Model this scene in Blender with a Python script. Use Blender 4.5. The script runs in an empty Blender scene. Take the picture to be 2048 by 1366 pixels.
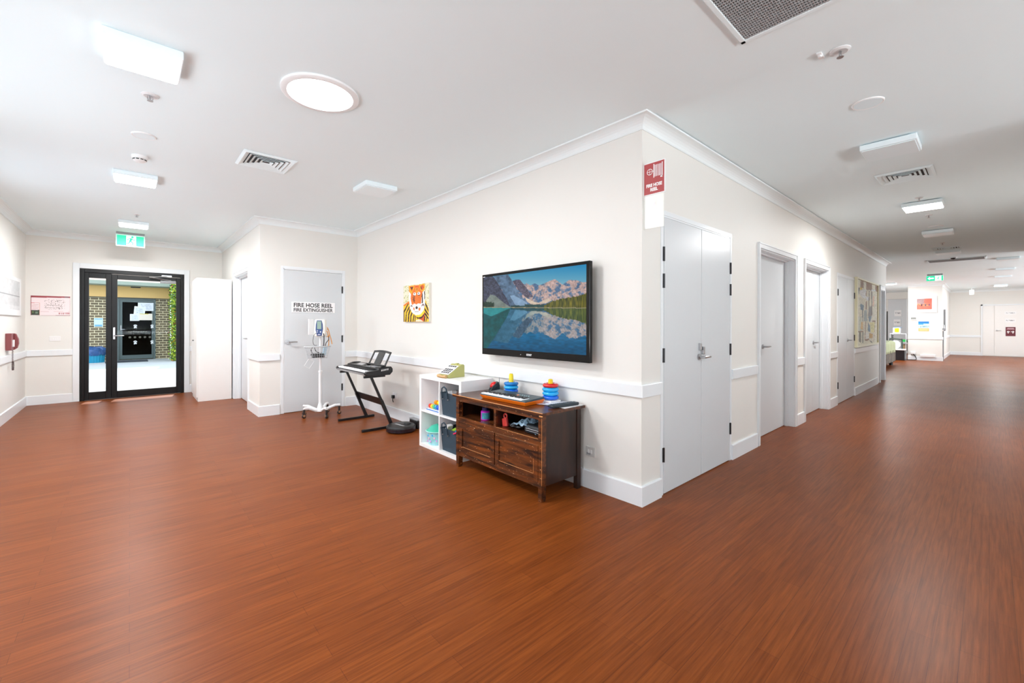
import bpy, math, random
import numpy as np
from mathutils import Matrix, Vector
random.seed(7)
S = bpy.context.scene
COL = S.collection
PI = math.pi

# ------------------------------------------------------------------ camera
EYE = 1.27
cam_d = bpy.data.cameras.new('camera')
cam = bpy.data.objects.new('camera', cam_d)
COL.objects.link(cam)
cam_d.sensor_width = 36.0
cam_d.lens = 854.5 / 2048 * 36.0
cam_d.shift_y = -(683 - 648.3) / 2048
cam_d.clip_start = 0.05
cam_d.clip_end = 200
YAW = math.atan2(764, 854.5)
cam.matrix_world = (Matrix.Translation((0, 0, EYE)) @ Matrix.Rotation(-YAW, 4, 'Z')
                    @ Matrix.Rotation(PI / 2, 4, 'X') @ Matrix.Rotation(0.0021, 4, 'Z'))
S.camera = cam

# ------------------------------------------------------------------ exposure, world, sun, window daylight, added fill lights
S.view_settings.view_transform = 'Standard'
S.view_settings.look = 'None'
S.view_settings.gamma = 1.0
S.view_settings.use_curve_mapping = False
S.view_settings.exposure = 0.12
S.cycles.use_denoising = True
S.cycles.max_bounces = 10
S.cycles.diffuse_bounces = 7
S.cycles.glossy_bounces = 4
S.cycles.transmission_bounces = 8
S.cycles.transparent_max_bounces = 12
S.cycles.sample_clamp_indirect = 6.0
S.cycles.caustics_reflective = False
S.cycles.caustics_refractive = False

world = bpy.data.worlds.new('sky')
S.world = world
world.use_nodes = True
wn = world.node_tree
wn.nodes.clear()
wo = wn.nodes.new('ShaderNodeOutputWorld')
wb = wn.nodes.new('ShaderNodeBackground')
wb.inputs[0].default_value = (0.80, 0.89, 1.0, 1)
wb.inputs[1].default_value = 3.0
wn.links.new(wb.outputs[0], wo.inputs[0])

def light(name, kind, loc, direction, energy, size=None, size_y=None, color=(1, 1, 1), shape='RECTANGLE', parent=None):
    d = bpy.data.lights.new(name, kind)
    d.energy = energy
    d.color = color
    if kind == 'AREA':
        d.shape = shape
        d.size = size
        if size_y and shape == 'RECTANGLE':
            d.size_y = size_y
    o = bpy.data.objects.new(name, d)
    COL.objects.link(o)
    o.location = loc
    o.rotation_euler = Vector(direction).to_track_quat('-Z', 'Y').to_euler()
    return o

sun = light('sun', 'SUN', (0, 30, 20), (-0.13, -0.75, -0.68), 8.0, color=(1, 0.97, 0.92))
sun.data.angle = 0.009
WIN = 11
DAY = (0.935, 0.98, 1.0)
for wy in (1.2, 3.6, 6.0):
    light('window_and_added_light', 'AREA', (-1.42, wy, 1.5), (1, 0, -0.75), WIN, 1.7, 1.5, color=DAY)
for wy in (1.2, 3.6):     # added uplights outside the window openings, aimed to brighten the ceiling
    light('ceiling_fill_light', 'AREA', (-1.95, wy, 0.75), (1, 0, 0.95), 17, 1.7, 1.0, color=DAY)
for wx in (0.3, 3.2):
    light('ceiling_fill_light', 'AREA', (wx, -5.0, 0.6), (0, 1, 1.15), 250, 2.2, 1.0, color=DAY)  # rear uplights, likewise added to lift the ceiling
for wx in (0.3, 3.2):
    light('window_and_added_light', 'AREA', (wx, -4.25, 1.6), (0, 1, 0.25), 5, 2.2, 1.6, color=DAY)
for wx in (15.2, 18.6, 22.2):
    light('window_and_added_light', 'AREA', (wx, -3.35, 1.6), (0, 1, 0.15), 85, 2.2, 1.6, color=DAY)  # unseen window lights, added to brighten the far lounge
light('window_and_added_light', 'AREA', (20.5, 5.9, 1.7), (0, -1, 0.1), 150, 3.0, 1.6, color=DAY)  # light at an unseen opening, added to brighten the bay

# ------------------------------------------------------------------ materials
MATS = {}
def srgb(*c):
    if len(c) == 1: c = c[0]
    return tuple(((v / 255) / 12.92 if v / 255 <= 0.04045 else ((v / 255 + 0.055) / 1.055) ** 2.4) for v in c[:3])

def mat(name, rgb, rough=0.5, metal=0.0, spec=0.5, emit=None, es=0.0, var=0.0, scale=12.0, bump=0.0, bscale=80.0, alpha=None, coat=0.0, trans=0.0, stretch=None):
    if name in MATS: return MATS[name]
    m = bpy.data.materials.new(name)
    m.use_nodes = True
    nt = m.node_tree
    b = nt.nodes['Principled BSDF']
    col = srgb(rgb) + (1,)
    b.inputs['Base Color'].default_value = col
    b.inputs['Roughness'].default_value = rough
    b.inputs['Metallic'].default_value = metal
    b.inputs['Specular IOR Level'].default_value = spec
    b.inputs['Coat Weight'].default_value = coat
    b.inputs['Transmission Weight'].default_value = trans
    if emit:
        b.inputs['Emission Color'].default_value = srgb(emit) + (1,)
        b.inputs['Emission Strength'].default_value = es
    if alpha is not None:
        b.inputs['Alpha'].default_value = alpha
    if var or bump:
        tc = nt.nodes.new('ShaderNodeTexCoord')
        mp = nt.nodes.new('ShaderNodeMapping')
        nt.links.new(tc.outputs['Object'], mp.inputs[0])
        if stretch: mp.inputs['Scale'].default_value = stretch
    if var:
        n = nt.nodes.new('ShaderNodeTexNoise')
        n.inputs['Scale'].default_value = scale
        n.inputs['Detail'].default_value = 4
        nt.links.new(mp.outputs[0], n.inputs['Vector'])
        mx = nt.nodes.new('ShaderNodeMix')
        mx.data_type = 'RGBA'
        mx.inputs[6].default_value = tuple(c * (1 - var) for c in col[:3]) + (1,)
        mx.inputs[7].default_value = tuple(min(1, c * (1 + var)) for c in col[:3]) + (1,)
        nt.links.new(n.outputs[0], mx.inputs[0])
        nt.links.new(mx.outputs[2], b.inputs['Base Color'])
    if bump:
        n2 = nt.nodes.new('ShaderNodeTexNoise')
        n2.inputs['Scale'].default_value = bscale
        n2.inputs['Detail'].default_value = 3
        nt.links.new(mp.outputs[0], n2.inputs['Vector'])
        bp = nt.nodes.new('ShaderNodeBump')
        bp.inputs['Strength'].default_value = bump
        bp.inputs['Distance'].default_value = 0.004
        nt.links.new(n2.outputs[0], bp.inputs['Height'])
        nt.links.new(bp.outputs[0], b.inputs['Normal'])
    MATS[name] = m
    return m

def paint_mat(name, rough=0.6, emit=0.0):
    if name in MATS: return MATS[name]
    m = bpy.data.materials.new(name)
    m.use_nodes = True
    nt = m.node_tree
    b = nt.nodes['Principled BSDF']
    a = nt.nodes.new('ShaderNodeAttribute')
    a.attribute_name = 'paint'
    b.inputs['Roughness'].default_value = rough
    if emit:
        b.inputs['Base Color'].default_value = (0.01, 0.01, 0.01, 1)
        b.inputs['Specular IOR Level'].default_value = 0.12
        nt.links.new(a.outputs['Color'], b.inputs['Emission Color'])
        b.inputs['Emission Strength'].default_value = emit
    else:
        nt.links.new(a.outputs['Color'], b.inputs['Base Color'])
    MATS[name] = m
    return m

WALL = mat('wall_paint', (229, 227, 222), 0.55, var=0.012, scale=3, bump=0.03, bscale=300)
TRIM = mat('trim_gloss_white', (231, 235, 238), 0.28, var=0.01, scale=6)
CEIL = mat('ceiling_paint', (235, 247, 250), 0.8, var=0.008, scale=2)
DOORW = mat('door_enamel', (210, 214, 217), 0.3, var=0.012, scale=4)
STEEL = mat('satin_steel', (190, 190, 192), 0.28, metal=1.0, var=0.05, scale=40)
DARKSTEEL = mat('hinge_steel', (70, 70, 72), 0.35, metal=0.9, var=0.2, scale=160)
BLACKP = mat('black_plastic', (22, 22, 24), 0.38, var=0.1, scale=30)
BLACKM = mat('black_powder_coat', (18, 18, 20), 0.4, var=0.12, scale=50)
BLACKAL = mat('black_aluminium', (9, 9, 10), 0.35, metal=0.0, spec=.3, var=0.12, scale=20)
WHITEP = mat('white_plastic', (238, 238, 238), 0.4, var=0.01, scale=20)
GREYP = mat('grey_plastic', (150, 152, 155), 0.4, var=0.03, scale=20)
LAM = mat('white_laminate', (240, 240, 241), 0.38, var=0.01, scale=8)
BLACKINK = mat('black_lettering', (15, 15, 16), 0.5, var=0.05)
WHITEINK = mat('white_lettering', (245, 245, 245), 0.5, var=0.01)
PAPER = mat('white_paper', (240, 242, 244), 0.7, var=0.015, scale=30)

def floor_mat():
    m = bpy.data.materials.new('timber_vinyl_floor')
    m.use_nodes = True
    nt = m.node_tree
    N = nt.nodes; L = nt.links
    b = N['Principled BSDF']
    tc = N.new('ShaderNodeTexCoord')
    br = N.new('ShaderNodeTexBrick')
    br.inputs['Scale'].default_value = 1
    br.inputs['Brick Width'].default_value = 0.92
    br.inputs['Row Height'].default_value = 0.076
    br.inputs['Mortar Size'].default_value = 0.0009
    br.inputs['Mortar Smooth'].default_value = 0.3
    br.offset = 0.37
    br.inputs['Color1'].default_value = srgb(124, 64, 24) + (1,)
    br.inputs['Color2'].default_value = srgb(114, 57, 21) + (1,)
    br.inputs['Mortar'].default_value = srgb(92, 44, 20) + (1,)
    L.new(tc.outputs['Object'], br.inputs['Vector'])
    mp = N.new('ShaderNodeMapping')
    mp.inputs['Scale'].default_value = (1.3, 34, 1)
    L.new(tc.outputs['Object'], mp.inputs[0])
    ns = N.new('ShaderNodeTexNoise')
    ns.inputs['Scale'].default_value = 2.2
    ns.inputs['Detail'].default_value = 7
    ns.inputs['Roughness'].default_value = 0.65
    L.new(mp.outputs[0], ns.inputs['Vector'])
    cr = N.new('ShaderNodeValToRGB')
    cr.color_ramp.elements[0].position = 0.3
    cr.color_ramp.elements[0].color = (0.66, 0.62, 0.58, 1)
    cr.color_ramp.elements[1].position = 0.66
    cr.color_ramp.elements[1].color = (1.22, 1.22, 1.22, 1)
    L.new(ns.outputs[0], cr.inputs[0])
    mx = N.new('ShaderNodeMix'); mx.data_type = 'RGBA'; mx.blend_type = 'MULTIPLY'
    mx.inputs[0].default_value = 1
    L.new(br.outputs['Color'], mx.inputs[6])
    L.new(cr.outputs[0], mx.inputs[7])
    L.new(mx.outputs[2], b.inputs['Base Color'])
    n2 = N.new('ShaderNodeTexNoise')
    n2.inputs['Scale'].default_value = 1.4
    n2.inputs['Detail'].default_value = 3
    L.new(tc.outputs['Object'], n2.inputs['Vector'])
    mr = N.new('ShaderNodeMapRange')
    mr.inputs['To Min'].default_value = 0.30
    mr.inputs['To Max'].default_value = 0.40
    L.new(n2.outputs[0], mr.inputs[0])
    L.new(mr.outputs[0], b.inputs['Roughness'])
    bp = N.new('ShaderNodeBump')
    bp.inputs['Strength'].default_value = 0.12
    bp.inputs['Distance'].default_value = 0.003
    L.new(ns.outputs[0], bp.inputs['Height'])
    L.new(bp.outputs[0], b.inputs['Normal'])
    b.inputs['Specular IOR Level'].default_value = 0.10
    return m
FLOOR = floor_mat()

def wood_mat(name, c1, c2, stretch, specks=True, rough=0.32):
    m = bpy.data.materials.new(name)
    m.use_nodes = True
    nt = m.node_tree; N = nt.nodes; L = nt.links
    b = N['Principled BSDF']
    tc = N.new('ShaderNodeTexCoord')
    mp = N.new('ShaderNodeMapping')
    mp.inputs['Scale'].default_value = stretch
    L.new(tc.outputs['Object'], mp.inputs[0])
    n = N.new('ShaderNodeTexNoise')
    n.inputs['Scale'].default_value = 3
    n.inputs['Detail'].default_value = 6
    n.inputs['Distortion'].default_value = 0.6
    L.new(mp.outputs[0], n.inputs['Vector'])
    cr = N.new('ShaderNodeValToRGB')
    cr.color_ramp.elements[0].position = 0.36
    cr.color_ramp.elements[0].color = srgb(c1) + (1,)
    cr.color_ramp.elements[1].position = 0.68
    cr.color_ramp.elements[1].color = srgb(c2) + (1,)
    L.new(n.outputs[0], cr.inputs[0])
    out = cr.outputs[0]
    if specks:
        mp2 = N.new('ShaderNodeMapping')
        mp2.inputs['Scale'].default_value = (1, 0.45, 1.6)
        L.new(tc.outputs['Object'], mp2.inputs[0])
        n2 = N.new('ShaderNodeTexNoise')
        n2.inputs['Scale'].default_value = 85
        n2.inputs['Detail'].default_value = 2
        L.new(mp2.outputs[0], n2.inputs['Vector'])
        c2_ = N.new('ShaderNodeValToRGB')
        c2_.color_ramp.elements[0].position = 0.69
        c2_.color_ramp.elements[0].color = (0, 0, 0, 1)
        c2_.color_ramp.elements[1].position = 0.715
        c2_.color_ramp.elements[1].color = (1, 1, 1, 1)
        L.new(n2.outputs[0], c2_.inputs[0])
        mx = N.new('ShaderNodeMix'); mx.data_type = 'RGBA'
        L.new(c2_.outputs[0], mx.inputs[0])
        L.new(out, mx.inputs[6])
        mx.inputs[7].default_value = srgb(214, 170, 128) + (1,)
        out = mx.outputs[2]
    L.new(out, b.inputs['Base Color'])
    b.inputs['Roughness'].default_value = rough
    MATS[name] = m
    return m
WOODF = wood_mat('worn_stained_timber', (36, 16, 9), (116, 60, 20), (6, 1.2, 10))
WOODD = wood_mat('dark_stained_timber', (28, 15, 10), (58, 30, 17), (3, 3, 0.8), specks=False)
WOODT = wood_mat('stained_timber_top', (50, 25, 14), (104, 56, 25), (7, 1, 3), specks=False, rough=0.25)
WORN = mat('bare_worn_timber_edge', (206, 142, 84), 0.5, var=0.35, scale=30)

def brick_mat():
    m = bpy.data.materials.new('olive_brown_brickwork')
    m.use_nodes = True
    nt = m.node_tree; N = nt.nodes; L = nt.links
    b = N['Principled BSDF']
    tc = N.new('ShaderNodeTexCoord')
    mp = N.new('ShaderNodeMapping')
    mp.inputs['Rotation'].default_value = (PI / 2, 0, 0)
    L.new(tc.outputs['Object'], mp.inputs[0])
    br = N.new('ShaderNodeTexBrick')
    br.inputs['Scale'].default_value = 1
    br.inputs['Brick Width'].default_value = 0.2
    br.inputs['Row Height'].default_value = 0.086
    br.inputs['Mortar Size'].default_value = 0.009
    br.inputs['Color1'].default_value = srgb(122, 108, 84) + (1,)
    br.inputs['Color2'].default_value = srgb(100, 90, 72) + (1,)
    br.inputs['Mortar'].default_value = srgb(224, 212, 178) + (1,)
    L.new(mp.outputs[0], br.inputs['Vector'])
    L.new(br.outputs['Color'], b.inputs['Base Color'])
    b.inputs['Roughness'].default_value = 0.85
    MATS['brick'] = m
    return m
BRICK = brick_mat()

def glass_mat(name='clear_glass', tint=(0.97, 0.98, 0.98), refl=0.06):
    m = bpy.data.materials.new(name)
    m.use_nodes = True
    nt = m.node_tree; N = nt.nodes; L = nt.links
    N.clear()
    o = N.new('ShaderNodeOutputMaterial')
    t = N.new('ShaderNodeBsdfTransparent')
    t.inputs[0].default_value = tint + (1,)
    g = N.new('ShaderNodeBsdfGlossy')
    g.inputs['Roughness'].default_value = 0.02
    f = N.new('ShaderNodeFresnel'); f.inputs[0].default_value = 1.09
    mx = N.new('ShaderNodeMixShader')
    L.new(f.outputs[0], mx.inputs[0])
    L.new(t.outputs[0], mx.inputs[1])
    L.new(g.outputs[0], mx.inputs[2])
    L.new(mx.outputs[0], o.inputs[0])
    MATS[name] = m
    return m
GLASS = glass_mat()

def lampmat(name, strength, rgb=(255, 255, 255)):
    return mat(name, (250, 250, 250), 0.4, emit=rgb, es=strength, var=0.005)
LIT = lampmat('lit_diffuser', 11.0)
CORN = mat('cornice_paint', (235, 241, 242), 0.5, var=0.008, scale=2)
UNLIT = mat('unlit_diffuser', (236, 247, 251), 0.3, var=0.005)

# ------------------------------------------------------------------ object helpers
INV = {}
def root_inv(o):
    while o is not None and o.name not in INV:
        o = o.parent
    return INV[o.name] if o is not None else Matrix.Identity(4)

def tag(o, label=None, cat=None, group=None, kind=None):
    if label: o['label'] = label
    if cat: o['category'] = cat
    if group: o['group'] = group
    if kind: o['kind'] = kind
    return o

def thing(name, label, cat, loc=(0, 0, 0), rz=0, group=None, kind=None):
    o = bpy.data.objects.new(name, None)
    COL.objects.link(o)
    o.empty_display_size = 0.05
    o.location = loc
    o.rotation_euler = (0, 0, rz)
    INV[o.name] = (Matrix.Translation(loc) @ Matrix.Rotation(rz, 4, 'Z')).inverted()
    return tag(o, label, cat, group, kind)

def dup(root, dloc, label=None):
    r = root.copy(); COL.objects.link(r)
    r.location = root.location + Vector(dloc)
    if label: r['label'] = label
    for ch in list(root.children):
        c = ch.copy(); COL.objects.link(c); c.parent = r
        for g in list(ch.children):
            d = g.copy(); COL.objects.link(d); d.parent = c
    return r

class MB:
    def __init__(s):
        s.v = []; s.f = []; s.m = []; s.sm = []; s.cur = 0; s.X = None
    def mat(s, i): s.cur = i; return s
    def xf(s, M): s.X = M; return s
    def add(s, vs, fs, smooth=False):
        n = len(s.v)
        if s.X is not None: vs = [tuple(s.X @ Vector(v)) for v in vs]
        s.v += [tuple(v) for v in vs]
        for f in fs:
            s.f.append(tuple(n + i for i in f)); s.m.append(s.cur); s.sm.append(smooth)
        return s
    def box(s, x0, x1, y0, y1, z0, z1):
        x0, x1 = min(x0, x1), max(x0, x1); y0, y1 = min(y0, y1), max(y0, y1); z0, z1 = min(z0, z1), max(z0, z1)
        return s.add([(x0, y0, z0), (x1, y0, z0), (x1, y1, z0), (x0, y1, z0), (x0, y0, z1), (x1, y0, z1), (x1, y1, z1), (x0, y1, z1)],
                     [(0, 3, 2, 1), (4, 5, 6, 7), (0, 1, 5, 4), (1, 2, 6, 5), (2, 3, 7, 6), (3, 0, 4, 7)])
    def lathe(s, prof, c=(0, 0, 0), n=24, axis='Z', smooth=True):
        vs = []; fs = []
        for (r, h) in prof:
            for k in range(n):
                a = 2 * PI * k / n
                p = (r * math.cos(a), r * math.sin(a), h)
                if axis == 'Y': p = (p[0], p[2], p[1])
                if axis == 'X': p = (p[2], p[0], p[1])
                vs.append((c[0] + p[0], c[1] + p[1], c[2] + p[2]))
        for i in range(len(prof) - 1):
            for k in range(n):
                k2 = (k + 1) % n
                fs.append((i * n + k, i * n + k2, (i + 1) * n + k2, (i + 1) * n + k))
        s.add(vs, fs, smooth)
        base = len(s.v) - len(vs)
        if prof[0][0] > 1e-6:
            s.f.append(tuple(base + k for k in reversed(range(n)))); s.m.append(s.cur); s.sm.append(False)
        if prof[-1][0] > 1e-6:
            s.f.append(tuple(base + (len(prof) - 1) * n + k for k in range(n))); s.m.append(s.cur); s.sm.append(False)
        return s
    def cyl(s, c, r, h, n=20, axis='Z', r2=None):
        return s.lathe([(r, 0), (r2 if r2 is not None else r, h)], c, n, axis)
    def torus(s, c, R, r, n=28, m=12, squash=1.0):
        vs = []; fs = []
        for i in range(n):
            a = 2 * PI * i / n
            for j in range(m):
                b = 2 * PI * j / m
                rr = R + r * math.cos(b)
                vs.append((c[0] + rr * math.cos(a), c[1] + rr * math.sin(a), c[2] + r * squash * math.sin(b)))
        for i in range(n):
            for j in range(m):
                fs.append((i * m + j, ((i + 1) % n) * m + j, ((i + 1) % n) * m + (j + 1) % m, i * m + (j + 1) % m))
        return s.add(vs, fs, True)
    def tube(s, pts, r, n=8, closed=False, smooth=True, box=False):
        pts = [Vector(p) for p in pts]
        N = len(pts); vs = []; fs = []
        up = Vector((0, 0, 1)); prev = None
        for i, p in enumerate(pts):
            if closed: t = pts[(i + 1) % N] - pts[i - 1]
            else: t = pts[min(i + 1, N - 1)] - pts[max(i - 1, 0)]
            t.normalize()
            a = t.cross(up)
            if a.length < 0.05: a = t.cross(Vector((1, 0, 0)))
            a.normalize()
            if prev is not None and a.dot(prev) < 0: a = -a
            prev = a
            b = t.cross(a).normalized()
            rr = r[i] if isinstance(r, (list, tuple)) else r
            for k in range(n):
                ang = 2 * PI * k / n + (PI / 4 if box else 0)
                vs.append(p + a * rr * math.cos(ang) + b * rr * math.sin(ang))
        rng = range(N) if closed else range(N - 1)
        for i in rng:
            j = (i + 1) % N
            for k in range(n):
                fs.append((i * n + k, i * n + (k + 1) % n, j * n + (k + 1) % n, j * n + k))
        if not closed:
            fs.append(tuple(reversed(range(n)))); fs.append(tuple((N - 1) * n + k for k in range(n)))
        return s.add(vs, fs, smooth and not box)
    def prism(s, poly, axis, a, b):
        """poly in the plane normal to axis, extruded from a to b"""
        def P(p, t):
            if axis == 'X': return (t, p[0], p[1])
            if axis == 'Y': return (p[0], t, p[1])
            return (p[0], p[1], t)
        n = len(poly)
        vs = [P(p, a) for p in poly] + [P(p, b) for p in poly]
        fs = [tuple(range(n)), tuple(reversed(range(n, 2 * n)))]
        for i in range(n):
            j = (i + 1) % n
            fs.append((i, i + n, j + n, j))
        return s.add(vs, fs)
    def sphere(s, c, r, n=16, m=10, sx=1, sy=1, sz=1):
        prof = []
        vs = []; fs = []
        for i in range(m + 1):
            th = PI * i / m
            for k in range(n):
                a = 2 * PI * k / n
                vs.append((c[0] + sx * r * math.sin(th) * math.cos(a), c[1] + sy * r * math.sin(th) * math.sin(a), c[2] + sz * r * math.cos(th)))
        for i in range(m):
            for k in range(n):
                fs.append((i * n + k, (i + 1) * n + k, (i + 1) * n + (k + 1) % n, i * n + (k + 1) % n))
        return s.add(vs, fs, True)
    def build(s, name, mats, parent=None, bevel=0, label=None, recalc=True):
        me = bpy.data.meshes.new(name)
        inv = root_inv(parent)
        me.from_pydata([tuple(inv @ Vector(v)) for v in s.v], [], s.f)
        if not isinstance(mats, (list, tuple)): mats = [mats]
        for m in mats: me.materials.append(m)
        me.polygons.foreach_set('material_index', s.m)
        me.polygons.foreach_set('use_smooth', s.sm)
        if recalc:
            import bmesh
            bm = bmesh.new(); bm.from_mesh(me)
            bmesh.ops.recalc_face_normals(bm, faces=bm.faces)
            bm.to_mesh(me); bm.free()
        if any(s.sm): me.set_sharp_from_angle(angle=math.radians(38))
        me.update()
        o = bpy.data.objects.new(name, me)
        COL.objects.link(o)
        if parent is not None: o.parent = parent
        if bevel:
            bv = o.modifiers.new('bevel', 'BEVEL')
            bv.width = bevel; bv.segments = 2; bv.limit_method = 'ANGLE'; bv.angle_limit = math.radians(40)
        if label: o['label'] = label
        return o

def bx(*a): return MB().box(*a)
def struct(name, mb, m, bevel=0):
    o = mb.build(name, m, None, bevel); o['kind'] = 'structure'; return o

def text_mb(txt, size, M, extrude=0.0006, bold=0.0, align='CENTER', sx=1.0, spacing=1.0):
    """text in local XY plane, mapped with matrix M, as mesh geometry"""
    cu = bpy.data.curves.new('t', 'FONT')
    cu.body = txt; cu.size = size; cu.extrude = extrude; cu.offset = bold
    cu.align_x = align; cu.align_y = 'CENTER'; cu.space_character = spacing; cu.resolution_u = 3
    ob = bpy.data.objects.new('t', cu); COL.objects.link(ob)
    dg = bpy.context.evaluated_depsgraph_get()
    me = bpy.data.meshes.new_from_object(ob.evaluated_get(dg))
    mb = MB().xf(M @ Matrix.Diagonal((sx, 1, 1, 1)))
    mb.add([tuple(v.co) for v in me.vertices], [tuple(p.vertices) for p in me.polygons])
    bpy.data.objects.remove(ob); bpy.data.meshes.remove(me)
    return mb

# plane frames: local x = right as seen, y = up, z = towards viewer
def fY(x, y, z):   # on a wall facing -Y
    return Matrix(((1, 0, 0, x), (0, 0, -1, y), (0, 1, 0, z), (0, 0, 0, 1)))
def fX(x, y, z):   # on a wall facing -X : right as seen is -Y
    return Matrix(((0, 0, -1, x), (-1, 0, 0, y), (0, 1, 0, z), (0, 0, 0, 1)))
def fXp(x, y, z):  # on a wall facing +X : right as seen is +Y
    return Matrix(((0, 0, 1, x), (1, 0, 0, y), (0, 1, 0, z), (0, 0, 0, 1)))
def fZ(x, y, z):
    return Matrix(((0, -1, 0, x), (-1, 0, 0, y), (0, 0, -1, z), (0, 0, 0, 1)))

# ---------- procedural pictures as coloured grids
RNG = np.random.RandomState(3)
def vnoise(x, y, f, seed=0):
    r = np.random.RandomState(seed).rand(64, 64)
    X = x * f; Y = y * f
    xi = np.floor(X).astype(int); yi = np.floor(Y).astype(int)
    fx = X - xi; fy = Y - yi
    fx = fx * fx * (3 - 2 * fx); fy = fy * fy * (3 - 2 * fy)
    g = lambda a, b: r[a % 64, b % 64]
    return (g(xi, yi) * (1 - fx) * (1 - fy) + g(xi + 1, yi) * fx * (1 - fy) + g(xi, yi + 1) * (1 - fx) * fy + g(xi + 1, yi + 1) * fx * fy)
def fbm(x, y, f, seed=0):
    return 0.5 * vnoise(x, y, f, seed) + 0.28 * vnoise(x, y, 2.1 * f, seed + 1) + 0.22 * vnoise(x, y, 4.3 * f, seed + 2)
def inpoly(px, py, poly):
    m = np.zeros(px.shape, bool)
    n = len(poly); j = n - 1
    for i in range(n):
        xi, yi = poly[i]; xj, yj = poly[j]
        if yi != yj:
            m ^= ((yi > py) != (yj > py)) & (px < (xj - xi) * (py - yi) / (yj - yi) + xi)
        j = i
    return m
def homog(q):
    """unit square (0,0)TL,(1,0)TR,(1,1)BR,(0,1)BL -> q"""
    A = []; B = []
    for (u, v), (x, y) in zip(((0, 0), (1, 0), (1, 1), (0, 1)), q):
        A.append([u, v, 1, 0, 0, 0, -u * x, -v * x]); B.append(x)
        A.append([0, 0, 0, u, v, 1, -u * y, -v * y]); B.append(y)
    h = np.linalg.solve(np.array(A, float), np.array(B, float))
    return lambda u, v: ((h[0] * u + h[1] * v + h[2]) / (h[6] * u + h[7] * v + 1), (h[3] * u + h[4] * v + h[5]) / (h[6] * u + h[7] * v + 1))

def picture(name, M, w, h, nx, ny, fn, mt, parent=None, quad=None, label=None):
    """grid centred on M, fn(px,py)->sRGB 0..255 array (.,3)"""
    u, v = np.meshgrid(np.linspace(0, 1, nx + 1), np.linspace(0, 1, ny + 1))
    px, py = homog(quad)(u, v) if quad else (u, v)
    c = np.clip(fn(px, py), 0, 255) / 255.0
    lin = np.where(c <= 0.04045, c / 12.92, ((c + 0.055) / 1.055) ** 2.4)
    inv = root_inv(parent)
    MM = inv @ M
    P = np.stack([(u.ravel() - .5) * w, (.5 - v.ravel()) * h, np.zeros(u.size), np.ones(u.size)])
    Q = (np.array(MM) @ P)[:3].T
    me = bpy.data.meshes.new(name)
    i = np.arange(nx * ny); a = (i // nx) * (nx + 1) + i % nx
    F = np.stack([a, a + nx + 1, a + nx + 2, a + 1], 1)
    me.from_pydata(Q.tolist(), [], F.tolist())
    at = me.color_attributes.new('paint', 'FLOAT_COLOR', 'POINT')
    rgba = np.ones((u.size, 4), np.float32); rgba[:, :3] = lin.reshape(-1, 3)
    at.data.foreach_set('color', rgba.ravel())
    me.materials.append(mt); me.update()
    o = bpy.data.objects.new(name, me); COL.objects.link(o)
    if parent is not None: o.parent = parent
    if label: o['label'] = label
    return o
def layers(base, lst):
    def fn(px, py):
        c = np.empty(px.shape + (3,)); c[:] = base
        for L in lst:
            if callable(L): c = L(px, py, c); continue
            col, poly = L[0], L[1]
            c[inpoly(px, py, poly)] = col
        return c
    return fn
def rc(x0, y0, x1, y1): return [(x0, y0), (x1, y0), (x1, y1), (x0, y1)]
def ell(cx, cy, rx, ry, n=20): return [(cx + rx * math.cos(2 * PI * k / n), cy + ry * math.sin(2 * PI * k / n)) for k in range(n)]

# ------------------------------------------------------------------ room dimensions
H = 2.715
XL, XW, YW, YA, YE, XH = -1.20, 2.666, 1.622, 6.64, 9.88, 1.32
XE = 13.2           # end of the corridor wall
YS = -0.60          # corridor south wall
T = 0.14

# floor, ceiling
struct('floor', MB().box(-1.34, 27, -4.4, 10.02, -0.05, 0), FLOOR)
struct('ceiling_main', bx(-1.34, 2.675, -4.4, 10.02, H, H + 0.1), CEIL)
struct('ceiling_corridor', bx(2.675, 13.05, -4.4, 1.75, H + 0.008, H + 0.1), CEIL)
struct('ceiling_lounge', bx(13.05, 27, -3.6, 6.2, H + 0.03, H + 0.12), CEIL)

# walls
w = MB()      # left wall with three windows out of shot
ws = [(0.35, 2.05), (2.75, 4.45), (5.15, 6.85)]
ys = [-4.4] + [v for p in ws for v in p] + [10.02]
for i in range(0, len(ys), 2): w.box(XL - T, XL, ys[i], ys[i + 1], 0, H)
for a, b in ws:
    w.box(XL - T, XL, a, b, 0, 0.8); w.box(XL - T, XL, a, b, 2.3, H)
struct('wall_left', w, WALL)
for k, (a, b) in enumerate(ws):
    f = MB()
    for (p, q) in ((a, a + .05), (b - .05, b), ((a + b) / 2 - .02, (a + b) / 2 + .02)): f.box(XL - .1, XL - .04, p, q, .8, 2.3)
    f.box(XL - .1, XL - .04, a, b, .8, .85).box(XL - .1, XL - .04, a, b, 2.25, 2.3)
    struct('window_%d' % (k + 1), f, TRIM)
w = MB()
w.box(-1.2, -0.62, YE, YE + T, 0, H).box(0.75, XH + .2, YE, YE + T, 0, H).box(-0.62, 0.75, YE, YE + T, 2.175, H)
struct('wall_hall_end', w, WALL)
w = MB()
w.box(XH, XH + T, YA, 7.36, 0, H).box(XH, XH + T, 8.52, YE, 0, H).box(XH, XH + T, 7.36, 8.52, 2.07, H)
struct('wall_hall_right', w, WALL)
w = MB()
w.box(XH + T, 1.60, YA, YA + .12, 0, H).box(2.45, XW, YA, YA + .12, 0, H).box(1.60, 2.45, YA, YA + .12, 2.06, H)
struct('wall_alcove', w, WALL)
struct('wall_centre', bx(XW, XW + T, YW + T, YA + .12, 0, H), WALL)
w = MB()
ops = [(2.95, 4.19, 2.09), (4.93, 6.18, 2.085), (6.60, 7.83, 2.085), (8.41, 9.66, 2.085), (12.37, 12.95, 2.06)]
x = XW
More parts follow.
